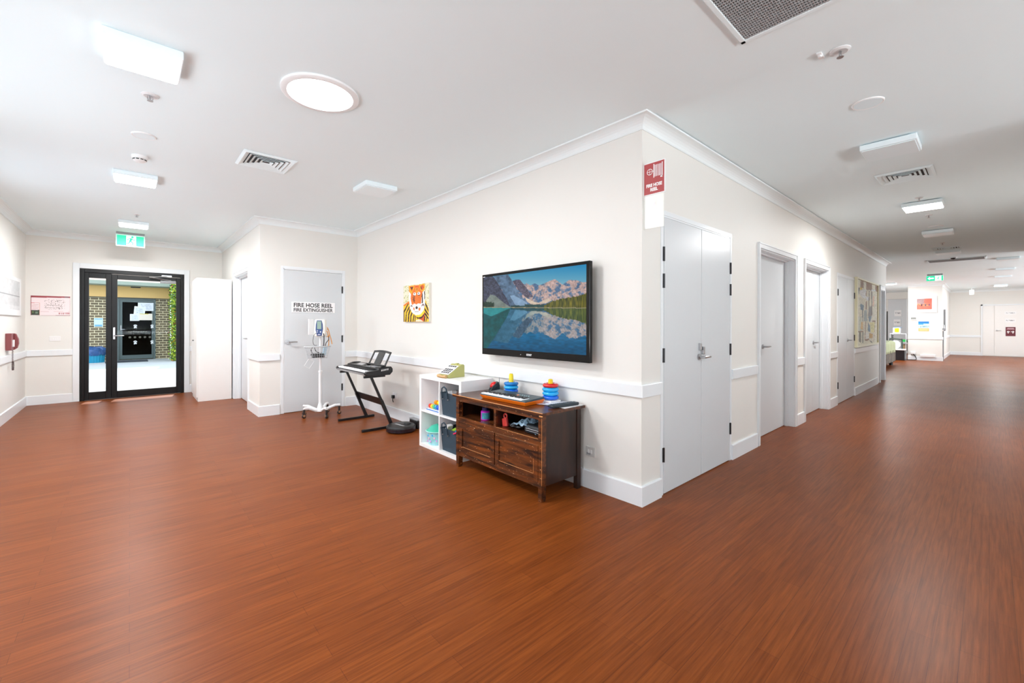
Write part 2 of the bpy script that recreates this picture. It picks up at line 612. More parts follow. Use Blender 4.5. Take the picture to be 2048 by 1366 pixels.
for a, b, hd in ops:
    w.box(x, a, YW, YW + T, 0, H + .03); w.box(a, b, YW, YW + T, hd, H + .03); x = b
w.box(x, XE, YW, YW + T, 0, H + .03)
struct('wall_corridor_left', w, WALL)
struct('wall_lounge_side', bx(XE - T, XE, YW + T, 6.2, 0, H + .04), WALL)
struct('wall_corridor_right', bx(4.6, 13.2, YS - T, YS, 0, H + .03), WALL)
w = MB()
for a, b in ((-1.34, -0.8), (1.4, 2.1), (4.3, 4.74)): w.box(a, b, -4.4, -4.26, 0, H)
for a, b in ((-.8, 1.4), (2.1, 4.3)): w.box(a, b, -4.4, -4.26, 0, .8).box(a, b, -4.4, -4.26, 2.4, H)
struct('wall_behind', w, WALL)
struct('wall_right_rear', bx(4.6, 4.74, -4.4, YS - T, 0, H), WALL)
w = MB()  # unseen wall; window openings added to go with the lounge lights
xs = [13.06, 14.1, 16.3, 17.5, 19.7, 21.1, 23.3, 27]
for i in range(0, 8, 2): w.box(xs[i], xs[i + 1], -3.6, -3.46, 0, H + .04)
for i in range(1, 7, 2): w.box(xs[i], xs[i + 1], -3.6, -3.46, 0, .8).box(xs[i], xs[i + 1], -3.6, -3.46, 2.4, H + .04)
struct('wall_lounge_added_windows', w, WALL)
struct('wall_lounge_west', bx(13.06, 13.2, -3.46, YS - T, 0, H + .04), WALL)
FX = 26.4
struct('wall_far_end', bx(FX, FX + T, -3.6, 1.15, 0, H + .04), WALL)
w = MB().box(21.3, 21.44, 1.115, 2.005, 0, H + .04)
w.box(21.44, FX, 1.15, 1.29, 0, H + .04).box(21.44, 26, 1.87, 2.005, 0, H + .04)
struct('wall_pillar', w, WALL)
struct('wall_bay_back', MB().box(26, 26.14, 2.005, 6.2, 0, H + .04).box(25.9, 26, 2.005, 6.2, 2.45, H + .04), WALL)
struct('wall_bay_side', MB().box(13.2, 19, 6.06, 6.2, 0, H + .04).box(22, 26, 6.06, 6.2, 0, H + .04).box(19, 22, 6.06, 6.2, 0, .8).box(19, 22, 6.06, 6.2, 2.5, H + .04), WALL)

# sweeps
def sweep(path, prof, mb=None):
    """path xy list, room on the right-hand side; prof = [(offset into room, z)] closed polygon"""
    mb = mb or MB()
    P = [Vector((p[0], p[1])) for p in path]
    N = len(P); rings = []
    for i in range(N):
        dirs = []
        if i > 0: dirs.append((P[i] - P[i - 1]).normalized())
        if i < N - 1: dirs.append((P[i + 1] - P[i]).normalized())
        ns = [Vector((d.y, -d.x)) for d in dirs]
        if len(ns) == 2:
            n = ns[0] + ns[1]; n = n / (n.dot(ns[0]))
        else: n = ns[0]
        rings.append([(P[i].x + n.x * o, P[i].y + n.y * o, z) for (o, z) in prof])
    vs = [v for r in rings for v in r]; k = len(prof); fs = []
    for i in range(N - 1):
        for j in range(k):
            j2 = (j + 1) % k
            fs.append((i * k + j, (i + 1) * k + j, (i + 1) * k + j2, i * k + j2))
    fs.append(tuple(range(k))); fs.append(tuple((N - 1) * k + j for j in range(k)))
    return mb.add(vs, fs)
cove = [(0, H - .083), (.006, H - .083), (.006, H - .078)]
for k in range(7):
    a = k / 6 * PI / 2
    cove.append((.085 - .077 * math.cos(a), H - .078 + .067 * math.sin(a)))
cove += [(.088, H - .011), (.088, H + .002), (0, H + .002)]
struct('trim_cornice', sweep([(XL, -4.2), (XL, YE), (XH, YE), (XH, YA), (XW, YA), (XW, YW), (XE, YW), (XE, 5.5)], cove), CORN)
struct('trim_lounge_cornice', sweep([(26, 2.005), (21.3, 2.005), (21.3, 1.115), (21.44, 1.15), (FX, 1.15), (FX, -3.4)][1:] , [(o, z + .03) for o, z in cove]), CORN)
base_p = [(0, 0), (.018, 0), (.018, .134), (.014, .14), (0, .14)]
rail_p = [(0, .757), (.018, .757), (.02, .76), (.02, .843), (.016, .848), (0, .848)]
runs = [[(XL, 0.0), (XL, YE), (-.69, YE)], [(.82, YE), (XH, YE), (XH, 8.57)], [(XH, 7.31), (XH, YA), (1.565, YA)],
        [(2.485, YA), (XW, YA), (XW, YW), (2.915, YW)], [(4.215, YW), (4.87, YW)], [(6.215, YW), (6.55, YW)],
        [(7.875, YW), (8.37, YW)], [(9.69, YW), (12.02, YW)]]
for k, r in enumerate(runs):
    struct('baseboard_%d' % (k + 1), sweep(r, base_p), TRIM)
    struct('trim_%d' % (k + 1), sweep(r, rail_p), TRIM)
struct('baseboard_lounge', sweep([(21.3, 2.005), (21.3, 1.115), (21.44, 1.15), (FX, 1.15), (FX, .24)], base_p), TRIM)
struct('trim_lounge_rail', sweep([(21.3, 2.005), (21.3, 1.115), (21.44, 1.15), (FX, 1.15), (FX, .24)], rail_p), TRIM)

# ------------------------------------------------------------------ doors
def lever(parent, P, u, z, d, out=-1, side=1, name='lever_handle', lenx=.12, rose=.027):
    """P maps (u,depth,z); d = leaf face depth, lever sticks out towards -depth"""
    m = MB()
    def c(r, d0, d1, uu, zz, n=18):
        vs = []; fs = []
        for dd in (d0, d1):
            for k in range(n):
                a = 2 * PI * k / n
                vs.append(P(uu + r * math.cos(a), dd, zz + r * math.sin(a)))
        for k in range(n): fs.append((k, (k + 1) % n, n + (k + 1) % n, n + k))
        fs += [tuple(range(n)), tuple(range(n, 2 * n))]
        m.add(vs, fs)
    c(rose, d, d - .009, u, z)
    c(.010, d - .009, d - .05, u, z)
    m.tube([P(u, d - .046, z), P(u + side * .03, d - .05, z), P(u + side * lenx * .7, d - .05, z + .002), P(u + side * lenx, d - .047, z)], [.010, .0105, .009, .008], 10)
    return m.build(name, STEEL, parent)

def door(name, axis, plane, u0, u1, head, recess, leaves, fw=.06, handle=None, hinges=(), lock=False, arch=True, hz=(1.79, 1.04, .30)):
    if axis == 'Y': P = lambda u, d, z: (u, plane + d, z)
    else: P = lambda u, d, z: (plane + d, u, z)
    r = thing(name, None, None, P((u0 + u1) / 2, 0, 0), kind='structure')
    def B(mb, a, b, d0, d1, z0, z1):
        p = P(a, d0, z0); q = P(b, d1, z1)
        return mb.box(p[0], q[0], p[1], q[1], p[2], q[2])
    f = MB()
    pr = .016 if arch else .004
    B(f, u0 - fw, u0, -pr, 0.0, 0, head + fw); B(f, u1, u1 + fw, -pr, 0.0, 0, head + fw); B(f, u0, u1, -pr, 0.0, head, head + fw)
    if arch:
        B(f, u0 - fw, u0 - fw + .012, -pr - .006, -pr, 0, head + fw); B(f, u1 + fw - .012, u1 + fw, -pr - .006, -pr, 0, head + fw)
        B(f, u0 - fw, u1 + fw, -pr - .006, -pr, head + fw - .012, head + fw)
    B(f, u0 - .015, u0 + .012, 0, .13, 0, head + .012); B(f, u1 - .012, u1 + .015, 0, .13, 0, head + .012); B(f, u0, u1, 0, .13, head - .012, head + .012)
    if recess > .05:
        B(f, u0, u0 + .03, recess - .035, recess - .004, 0, head); B(f, u1 - .03, u1, recess - .035, recess - .004, 0, head); B(f, u0, u1, recess - .035, recess - .004, head - .03, head)
    f.build('door_frame', TRIM, r, .0015)
    lv = []
    for (a, b) in leaves:
        l = B(MB(), a + .002, b - .002, recess, recess + .036, .008, head - .015).build('door_leaf', DOORW, r, .002)
        lv.append(l)
    if handle:
        u, z, side, li = handle
        lever(lv[li], P, u, z, recess, side=side)
    for (u, li) in hinges:
        for z in hz:
            m = MB(); B(m, u - .011, u + .011, recess - .006, recess + .001, z - .053, z + .053)
            m.tube([P(u, recess - .007, z - .053), P(u, recess - .007, z + .053)], .006, 8)
            m.build('hinge', DARKSTEEL, lv[li])
    return r, lv, P

# corridor doors
d1, l1, P1 = door('door_2', 'Y', YW, 2.955, 4.185, 2.085, -.004, [(2.965, 3.587), (3.589, 4.175)], fw=.035, handle=None,
                  hinges=((2.957, 0), (4.180, 1)), arch=False, hz=(1.795, 1.595, 1.04, .30))
lever(l1[0], P1, 3.535, 1.0, -.004, side=1)
m = MB().box(3.53, 3.56, YW - .022, YW - .003, 1.055, 1.115)
m.box(3.575, 3.60, YW - .03, YW - .003, 1.02, 1.085)
m.build('dead_lock', STEEL, l1[0], .003)
door('door_3', 'Y', YW, 4.95, 6.165, 2.08, .10, [(4.965, 5.29), (5.292, 6.15)], fw=.055, handle=(5.36, 1.02, 1, 1))
door('door_4', 'Y', YW, 6.62, 7.81, 2.08, .10, [(6.635, 7.40), (7.402, 7.795)], fw=.06, handle=(7.45, 1.01, 1, 1))
door('door_5', 'Y', YW, 8.41, 9.66, 2.07, -.004, [(8.42, 9.08), (9.082, 9.65)], fw=.035, handle=(9.14, 1.01, 1, 1), hinges=((8.415, 0), (9.655, 1)), arch=False)
door('door_6', 'Y', YW, 12.40, 12.93, 2.05, .11, [(12.41, 12.915)], fw=.10)
# alcove door and hall door
rF, lF, PF = door('door_7', 'Y', YA, 1.612, 2.44, 2.05, .002, [(1.622, 2.43)], fw=.035, arch=False, hinges=((2.434, 0),))
lever(lF[0], PF, 1.665, 1.01, .002, side=1, rose=.03)
door('door_8', 'X', XH, 7.38, 8.50, 2.06, .09, [(7.395, 7.93), (7.932, 8.485)], fw=.06, handle=(7.90, 1.03, 1, 0))

# black glazed door at the end of the hall
r = thing('door_1', None, None, (0.06, YE, 0), kind='structure')
y0, y1 = YE - .02, YE + .06
f = MB()
f.box(-.612, -.555, y0, y1, 0, 2.168).box(.690, .742, y0, y1, 0, 2.168).box(-.555, .690, y0, y1, 2.105, 2.168)
f.box(-.60, -.59, y0 - .012, y0, 0, 2.168).box(.725, .735, y0 - .012, y0, 0, 2.168)
f.build('door_frame', BLACKAL, r, .003)
f = MB()
yl0, yl1 = YE + .0, YE + .045
f.box(-.555, -.504, yl0, yl1, 0, 2.105).box(-.302, -.2325, yl0, yl1, 0, 2.105).box(-.504, -.302, yl0, yl1, 0, .133).box(-.504, -.302, yl0, yl1, 2.021, 2.105)
f.build('side_panel', BLACKAL, r, .003)
f = MB()
f.box(-.232, -.160, yl0 - .006, yl1, .006, 2.098).box(.627, .688, yl0 - .006, yl1, .006, 2.098)
f.box(-.160, .627, yl0 - .006, yl1, .006, .122).box(-.160, .627, yl0 - .006, yl1, 2.018, 2.098)
lf = f.build('door_leaf', BLACKAL, r, .003)
bx(-.504, -.302, YE + .018, YE + .024, .133, 2.021).build('glass_pane', GLASS, r)
bx(-.160, .627, YE + .018, YE + .024, .122, 2.018).build('glass_pane', GLASS, lf)
m = MB().box(-.214, -.186, yl0 - .018, yl0 - .006, 1.0, 1.2)
m.tube([(-.2, yl0 - .018, 1.06), (-.2, yl0 - .06, 1.06), (-.17, yl0 - .064, 1.06), (-.075, yl0 - .062, 1.062)], .009, 10)
m.build('lever_handle', STEEL, lf, .003)
m = MB().box(.40, .62, YE - .06, YE - .012, 1.985, 2.035)
m.build('door_closer', GREYP, lf, .006)
m = MB().tube([(.55, YE - .045, 2.04), (.25, YE - .10, 2.075)], .007, 6, box=True)
m.tube([(.25, YE - .10, 2.075), (.53, YE - .03, 2.115)], .009, 6, box=True).box(.42, .56, YE - .045, YE - .02, 2.10, 2.13)
m.build('closer_arm', STEEL, lf)
m = MB().box(-.69, -.612, YE - .022, YE, 0, 2.25).box(.742, .82, YE - .022, YE, 0, 2.25).box(-.612, .742, YE - .022, YE, 2.168, 2.25)
struct('trim_door_surround', m, TRIM, .003)
struct('trim_door_reveal', MB().box(-.622, -.612, YE, YE + T, 0, 2.178).box(.742, .752, YE, YE + T, 0, 2.178).box(-.612, .742, YE, YE + T, 2.168, 2.178), TRIM)

# lettering on the alcove door
s = thing('door_sign', 'white strip sign reading FIRE HOSE REEL, FIRE EXTINGUISHER on the alcove door', 'sign', (2.02, YA, 1.43))
bx(1.715, 2.322, YA - .0045, YA - .001, 1.433, 1.585).build('backing', mat('sign_white', (243, 243, 244), .45, var=.01), s)
text_mb('FIRE HOSE REEL', .084, fY(2.014, YA - .005, 1.536), bold=.0019, sx=.93).build('lettering', BLACKINK, s, label='black capital letters')
text_mb('FIRE EXTINGUISHER', .069, fY(2.014, YA - .005, 1.467), bold=.0015, sx=.885).build('lettering', BLACKINK, s, label='black capital letters')

# ------------------------------------------------------------------ lamps and ceiling fittings
def panel_light(x, y, lit, label, w=.33, power=13, z=H, real=True):
    t = thing('ceiling_light', label, 'light', (x, y, z), group='square ceiling lights')
    h = w / 2
    MB().prism([(x - h, y - h), (x + h, y - h), (x + h, y + h), (x - h, y + h)], 'Z', z, z - .045).build('housing', UNLIT, t, .006)
    MB().box(x - h + .012, x + h - .012, y - h + .012, y + h - .012, z - .052, z - .0455).build('diffuser', LIT if lit else UNLIT, t, .002)
    if lit:
        l = light('lamp_glow', 'AREA', (x, y, z - .058), (0, 0, -1), power, w - .04, w - .04)
    return t
panel_light(.052, 3.02, True, 'lit square ceiling light nearest the camera in the left hall', w=.32, power=34)
panel_light(.04, 5.60, True, 'lit square ceiling light beyond the smoke detector', w=.325, power=52)
panel_light(.037, 8.21, True, 'lit square ceiling light just before the hall exit sign', w=.33, power=42)
panel_light(1.93, 4.335, False, 'unlit square ceiling light between the louvred diffuser and the television wall', w=.34)
panel_light(4.56, .535, False, 'unlit square ceiling light nearest in the right corridor', w=.34)
panel_light(7.05, .535, True, 'lit glowing square ceiling light in the right corridor', w=.35, power=50)
panel_light(9.29, .535, False, 'unlit square ceiling light behind the glowing one in the corridor', w=.34)
panel_light(11.88, .545, False, 'unlit square ceiling light right behind the farther corridor air vent', w=.34)
Z2 = H + .03
panel_light(14.3, -.26, False, 'unlit ceiling light nearest on the right in the far lounge', z=Z2)
panel_light(16.95, -.26, False, 'second unlit ceiling light on the right of the far lounge', z=Z2)
panel_light(19.5, -.26, False, 'third unlit ceiling light on the right of the far lounge', z=Z2)
panel_light(23.7, -.26, True, 'lit ceiling light before the far double door', power=50, z=Z2)
panel_light(20.0, 2.35, True, 'lit ceiling light over the bed bay', power=70, z=Z2)

t = thing('round_ceiling_light', 'large round glowing recessed ceiling light with white ring', 'light', (.89, 2.80, H))
MB().lathe([(.225, 0), (.225, -.012), (.215, -.018), (.19, -.018), (.185, -.006)], (.89, 2.80, H), 48).build('trim_ring', WHITEP, t)
MB().lathe([(.0, -.009), (.186, -.009), (.186, -.004)], (.89, 2.80, H), 48).build('diffuser', LIT, t)
light('lamp_glow', 'AREA', (.89, 2.80, H - .022), (0, 0, -1), 14, .36, shape='DISK')

def sprinkler(x, y, label, r=.038, z=H):
    t = thing('fire_sprinkler', label, 'sprinkler', (x, y, z), group='ceiling fire sprinklers')
    MB().lathe([(r, 0), (r, -.004), (r * .72, -.010), (r * .45, -.006)], (x, y, z), 20).build('escutcheon', mat('sprinkler_white', (225, 225, 226), .35, var=.02), t)
    MB().tube([(x, y, z), (x, y, z - .035)], .006, 8).tube([(x - .012, y, z - .008), (x - .014, y, z - .026), (x, y, z - .036), (x + .014, y, z - .026), (x + .012, y, z - .008)], .0025, 6).lathe([(.016, 0), (.016, -.002)], (x, y, z - .036), 12).build('sprinkler_head', STEEL, t)
sprinkler(.093, 3.545, 'round fire sprinkler just behind the nearest hall light', .045)
sprinkler(.064, 7.54, 'small fire sprinkler before the last hall ceiling light', .035)
sprinkler(2.80, .53, 'large fire sprinkler on the near corridor ceiling', .046, H + .008)
sprinkler(6.70, .54, 'fire sprinkler just before the glowing corridor light', .035, H + .008)
sprinkler(7.86, .54, 'fire sprinkler just behind the glowing corridor light', .035, H + .008)
sprinkler(10.69, .56, 'fire sprinkler before the farther corridor air vent', .035, H + .008)
tag(MB().box(2.735, 2.80, .60, .62, H - .0, H + .008).lathe([(.012, 0), (.010, -.018)], (2.76, .61, H + .008), 10).build('ceiling_bracket', WHITEP), 'tiny white ceiling bracket beside the near corridor sprinkler', 'bracket')

def disc(x, y, r, label, z=H):
    t = thing('ceiling_speaker', label, 'speaker', (x, y, z))
    MB().lathe([(r, 0), (r, -.004), (r * .94, -.008), (r * .9, -.006)], (x, y, z), 32).build('bezel', WHITEP, t)
    MB().lathe([(0, -.0075), (r * .86, -.0072), (r * .9, -.003)], (x, y, z), 32).build('speaker_grille', mat('speaker_mesh', (234, 246, 250), .7, bump=.4, bscale=900), t)
disc(.078, 4.34, .076, 'flat white ceiling speaker disc in the left hall')
disc(3.60, .535, .085, 'faint round white ceiling speaker in the near corridor', H + .008)
disc(8.84, .535, .085, 'round white ceiling speaker far along the corridor', H + .008)

t = thing('smoke_detector', 'round white smoke detector with dark slots on the hall ceiling', 'smoke detector', (.06, 4.90, H))
MB().lathe([(.055, 0), (.055, -.022), (.050, -.028)], (.06, 4.90, H), 28).build('base', WHITEP, t)
MB().lathe([(.046, -.028), (.046, -.040), (.030, -.052), (.0, -.054)], (.06, 4.90, H), 28).build('sensor_head', WHITEP, t)
m = MB()
for k in range(10):
    a = 2 * PI * k / 10
    m.xf(Matrix.Translation((.06, 4.90, H - .034)) @ Matrix.Rotation(a, 4, 'Z')).box(.0435, .0475, -.010, .010, -.004, .004)
m.build('vent_slots', BLACKP, t)

def diffuser(cx, cy, w, label, z=H):
    t = thing('air_diffuser', label, 'air vent', (cx, cy, z))
    fr = MB()
    def ring(mb, a, za, b, zb, th=.004):
        # sloped square ring between half-size a at za and b at zb
        P = []
        for (h, zz) in ((a, za), (b, zb), (b, zb + th), (a, za + th)):
            P += [(cx - h, cy - h, z + zz), (cx + h, cy - h, z + zz), (cx + h, cy + h, z + zz), (cx - h, cy + h, z + zz)]
        fs = []
        for k in range(4):
            for j in range(4):
                fs.append((k * 4 + j, k * 4 + (j + 1) % 4, ((k + 1) % 4) * 4 + (j + 1) % 4, ((k + 1) % 4) * 4 + j))
        mb.add(P, fs)
    h = w / 2
    ring(fr, h, -.006, h - .018, -.018)
    ring(fr, h - .018, -.018, h - .05, -.004)
    fr.build('frame', CEIL, t)
    bl = MB()
    k = h - .055
    zz = -.014
    while k > .03:
        ring(bl, k, zz, k - .032, zz + .026 if 0 else zz + .02, .003)
        k -= .034
    bl.build('louvre_blades', CEIL, t)
    MB().box(cx - h + .05, cx + h - .05, cy - h + .05, cy + h - .05, z - .0015, z - .0005).build('duct_opening', mat('duct_dark', (60, 60, 62), .8, var=.1), t)
diffuser(.905, 4.31, .41, 'square louvred ceiling air diffuser left of the unlit hall light')
diffuser(5.6, .55, .41, 'square louvred ceiling air diffuser in the near corridor', H + .008)
diffuser(11.48, .54, .41, 'square louvred ceiling air diffuser far along the corridor', H + .008)

def grille(x0, x1, y0, y1, label, z=H, step=.018, fw=.025):
    t = thing('return_air_grille', label, 'air vent', ((x0 + x1) / 2, (y0 + y1) / 2, z))
    MB().box(x0, x1, y0, y0 + fw, z - .012, z).box(x0, x1, y1 - fw, y1, z - .012, z).box(x0, x0 + fw, y0, y1, z - .012, z).box(x1 - fw, x1, y0, y1, z - .012, z).build('frame', CEIL, t, .003)
    MB().box(x0 + fw, x1 - fw, y0 + fw, y1 - fw, z - .001, z - .0004).build('duct_opening', mat('duct_black', (40, 40, 41), .9, var=.1), t)
    m = MB()
    x = x0 + fw
    while x < x1 - fw: m.box(x, x + .004, y0 + fw, y1 - fw, z - .010, z - .002); x += step
    y = y0 + fw
    while y < y1 - fw: m.box(x0 + fw, x1 - fw, y, y + .0025, z - .009, z - .003); y += step * .62
    m.build('mesh_core', mat('grille_grey', (172, 172, 173), .45, var=.03), t)
grille(1.43, 2.335, .22, .85, 'large grey eggcrate return air grille at the top edge of the view')
grille(13.55, 14.1, .05, .98, 'long grey return air grille at the start of the far lounge', Z2, .03, .03)
t = thing('security_dome', 'small dark ceiling dome in front of the far return air grille', 'dome', (13.35, .53, Z2))
MB().lathe([(.06, 0), (.06, -.012), (.055, -.016)], (13.35, .53, Z2), 20).build('base', WHITEP, t)
MB().lathe([(.05, -.014), (.04, -.035), (.0, -.05)], (13.35, .53, Z2), 20).build('dome_lens', BLACKP, t)

def running_man(mb, M, s=1.0):
    """simple running figure in local units, about 0.1 high"""
    mb.xf(M @ Matrix.Scale(s, 4))
    d = .001
    def quad(p, q, w):
        p = Vector(p); q = Vector(q); n = (q - p).normalized(); n = Vector((-n.y, n.x)) * w / 2
        mb.prism([tuple(p + n), tuple(q + n), tuple(q - n), tuple(p - n)], 'Z', 0, d)
    mb.prism(ell(.012, .082, .011, .011, 12), 'Z', 0, d)
    quad((.006, .070), (-.006, .036), .018)
    quad((.006, .066), (.026, .050), .008); quad((.026, .050), (.036, .060), .007)
    quad((.002, .066), (-.022, .060), .008); quad((-.022, .060), (-.030, .044), .007)
    quad((-.004, .040), (.016, .022), .010); quad((.016, .022), (.012, .000), .008)
    quad((-.006, .040), (-.014, .018), .010); quad((-.014, .018), (-.034, .010), .008)
    mb.xf(None)

GREEN = mat('exit_green', (30, 190, 140), .4, emit=(25, 196, 145), es=1.0, var=.01)
EXW = mat('exit_white', (245, 255, 250), .4, emit=(240, 255, 250), es=1.3, var=.01)
t = thing('exit_sign', 'green lit running man exit sign hanging over the hall door', 'exit sign', (0.005, 9.16, H))
MB().box(-.165, .175, 9.135, 9.165, H - .035, H).build('mounting_bar', GREYP, t, .003)
MB().box(-.17, .18, 9.138, 9.162, H - .225, H - .035).build('housing', mat('exit_case', (205, 232, 224), .3, emit=(200, 240, 228), es=.3, var=.01), t, .004)
m = MB().box(-.155, .165, 9.1345, 9.1375, H - .208, H - .052)
m.build('green_panel', GREEN, t)
m = MB().box(-.045, .07, 9.1325, 9.1345, H - .205, H - .055)
m.build('pictogram_field', EXW, t)
m = MB(); running_man(m, fY(.008, 9.132, H - .195), 1.5)
m.build('running_man', GREEN, t)
t = thing('exit_sign', 'green lit exit sign with left arrow hanging in the far lounge', 'exit sign', (17.3, 1.06, Z2))
MB().box(17.285, 17.315, .90, 1.22, H - .02, Z2).build('mounting_bar', GREYP, t)
MB().box(17.28, 17.32, .885, 1.24, H - .175, H - .02).build('housing', mat('exit_case', (200, 230, 220)), t, .004)
MB().box(17.277, 17.28, 1.055, 1.23, H - .165, H - .03).build('green_panel', GREEN, t)
MB().box(17.277, 17.28, .895, .925, H - .165, H - .03).build('green_panel', GREEN, t)
MB().box(17.277, 17.28, .925, 1.055, H - .165, H - .03).build('pictogram_field', EXW, t)
m = MB().xf(fX(17.2765, 1.14, H - .0975)); m.prism([(-.07, 0), (-.02, .045), (-.02, .018), (.06, .018), (.06, -.018), (-.02, -.018), (-.02, -.045)], 'Z', 0, .002)
m.build('arrow', EXW, t)
m = MB(); running_man(m, fX(17.2765, .99, H - .155), 1.1); m.build('running_man', GREEN, t)
t = thing('exit_sign', 'small white lit hanging sign before the far end wall', 'exit sign', (24.5, .50, Z2))
MB().box(24.79, 24.81, .47, .49, Z2 - .09, Z2).build('stem', WHITEP, t)
MB().box(24.76, 24.84, .42, .545, 2.48, 2.66).build('housing', EXW, t, .01)

# ------------------------------------------------------------------ television
t = thing('television', 'large black flat television on the wall showing a mountain lake', 'television', (2.60, 2.645, .98))
tx = 2.56
MB().box(tx, tx + .035, 1.993, 3.30, .978, 1.748).build('cabinet', mat('tv_black_gloss', (6, 6, 7), .12, spec=.25, var=.05), t, .004)
MB().box(tx + .035, tx + .07, 2.2, 3.1, 1.08, 1.62).build('rear_housing', BLACKP, t, .01)
MB().box(tx + .07, XW - .001, 2.42, 2.86, 1.2, 1.5).build('wall_bracket', BLACKM, t)
KQ = [(70, 235), (1240, 78), (1235, 1110), (70, 1040)]
ridge = [(60, 150), (185, 232), (250, 215), (350, 205), (375, 245), (400, 275), (440, 255), (485, 258), (530, 310), (565, 298), (600, 325), (655, 298), (700, 322), (760, 300), (830, 268), (885, 248), (930, 285), (970, 312), (1040, 262), (1120, 258), (1200, 285), (1260, 282)]
def lake(px, py):
    c = np.empty(px.shape + (3,))
    n1 = fbm(px, py, 1 / 34, 5); n2 = fbm(px, py, 1 / 13, 11); n3 = vnoise(px, py, 1 / 5, 21)
    WL = 576.0
    def scene_top(X, Y, c):
        g = np.clip((Y - 80) / 260, 0, 1)[..., None]
        c[:] = np.array([24, 126, 176]) * (1 - g) + np.array([120, 168, 186]) * g
        far = inpoly(X, Y, ridge + [(1260, 640), (60, 640)])
        warm = np.array([186, 158, 152]); cool = np.array([72, 104, 140])
        s = np.clip((fbm(X + Y * .6, Y - X * .35, 1 / 42, 8) - .40) * 5.5 + (X - 640) / 900, 0, 1)[..., None]
        tex = (.72 + .5 * n2)[..., None]
        m = (cool * (1 - s) + warm * s) * tex
        c[far] = m[far]
        bl = inpoly(X, Y, [(185, 225), (350, 200), (400, 275), (470, 400), (560, 520), (560, 600), (380, 580), (300, 400)])
        b2 = (np.array([84, 108, 134]) * (.6 + .75 * n1)[..., None])
        c[bl] = b2[bl]
        dk = inpoly(X, Y, [(400, 275), (485, 258), (545, 330), (590, 400), (640, 450), (560, 470), (470, 380), (430, 320)])
        d2 = (np.array([84, 78, 96]) * (.5 + 1.0 * n2)[..., None]); c[dk] = d2[dk]
        sn = inpoly(X, Y, [(370, 440), (420, 438), (500, 480), (568, 522), (560, 548), (500, 568), (430, 545)])
        c[sn] = (np.array([128, 158, 188]) * (.85 + .25 * n1)[..., None])[sn]
        sc = inpoly(X, Y, [(540, 455), (620, 498), (700, 522), (800, 470), (850, 490), (780, 528), (620, 540), (560, 500)])
        c[sc] = (np.array([196, 176, 158]) * (.85 + .3 * n1)[..., None])[sc]
        lm = inpoly(X, Y, [(50, 150), (185, 230), (240, 310), (290, 400), (335, 470), (385, 590), (50, 600)])
        c[lm] = (np.array([62, 66, 84]) * (.5 + 1.0 * n2)[..., None])[lm]
        co = inpoly(X, Y, [(100, 500), (150, 430), (200, 440), (300, 520), (392, 582), (100, 582)])
        c[co] = (np.array([120, 132, 126]) * (.75 + .4 * n1)[..., None])[co]
        lw = (Y > 548 + 10 * n1 - (X > 540) * 14) & (X > 380)
        c[lw] = (np.array([26, 62, 62]) * (.6 + .8 * n2)[..., None])[lw]
        jag = 16 * vnoise(X, X * 0, 1 / 9, 31)
        fy = np.interp(X, [740, 850, 1000, 1130, 1250], [560, 500, 462, 440, 408])
        fo = (Y > fy - jag + 8) & (X > 760)
        vert = vnoise(X, Y * .12, 1 / 7, 33)
        fcol = np.array([34, 44, 14]) * (1 - vert)[..., None] + np.array([128, 118, 30]) * vert[..., None]
        c[fo] = fcol[fo]
        tl = (X < 190) & (Y > 500 + 30 * vnoise(X, Y, 1 / 14, 3))
        c[tl] = (np.array([36, 56, 44]) * (.6 + .8 * n2)[..., None])[tl]
        return c
    c = scene_top(px, py, c)
    wat = py > WL
    wob = 10 * (vnoise(px * .25, py, 1 / 9, 41) - .5)
    Yr = WL - (py - WL) * 0.92 + wob
    r = np.empty_like(c); r = scene_top(px + wob * .5, Yr, r)
    sky = (Yr < np.interp(px, [p[0] for p in ridge], [p[1] for p in ridge]))
    teal = np.array([0, 88, 118])
    kx = np.clip(.60 - (px - 150) / 1500, .16, .60)[..., None]
    r = r * (1 - kx) + teal * kx
    dep = np.clip((py - 760) / 300, 0, 1)[..., None]
    deep = np.array([4, 110, 158]) * (1 - dep) + np.array([0, 74, 112]) * dep
    deep = deep * (.85 + .3 * vnoise(px * .5, py * 1.5, 1 / 18, 51))[..., None]
    r = np.where(sky[..., None], deep, r)
    lft = inpoly(px, py, [(60, WL), (385, WL), (330, 700), (200, 910), (110, 1045), (60, 1045)])
    r[lft] = (np.array([10, 84, 88]) * (.7 + .5 * n1)[..., None])[lft]
    ll = inpoly(px, py, [(60, WL), (385, WL), (160, 680), (60, 640)])
    r[ll] = (np.array([40, 138, 142]) * (.85 + .25 * n1)[..., None])[ll]
    c = np.where(wat[..., None], r, c)
    sh = (np.abs(py - WL) < 3.5)
    c[sh] = [150, 140, 110]
    return c
picture('screen', fX(tx - .0008, 2.651, 1.380), 1.254, .685, 260, 150, lake, paint_mat('lit_screen', .08, .95), t, KQ)
text_mb('SONY', .024, fX(tx - .001, 2.642, 1.004), bold=.0008).build('wordmark', mat('silver_mark', (220, 222, 224), .4, var=.01), t)
bx(tx - .0015, tx, 3.255, 3.285, 1.722, 1.727).build('corner_mark', WHITEINK, t)
bx(tx - .0015, tx, 2.745, 2.75, 1.0, 1.005).build('status_light', WHITEINK, t)

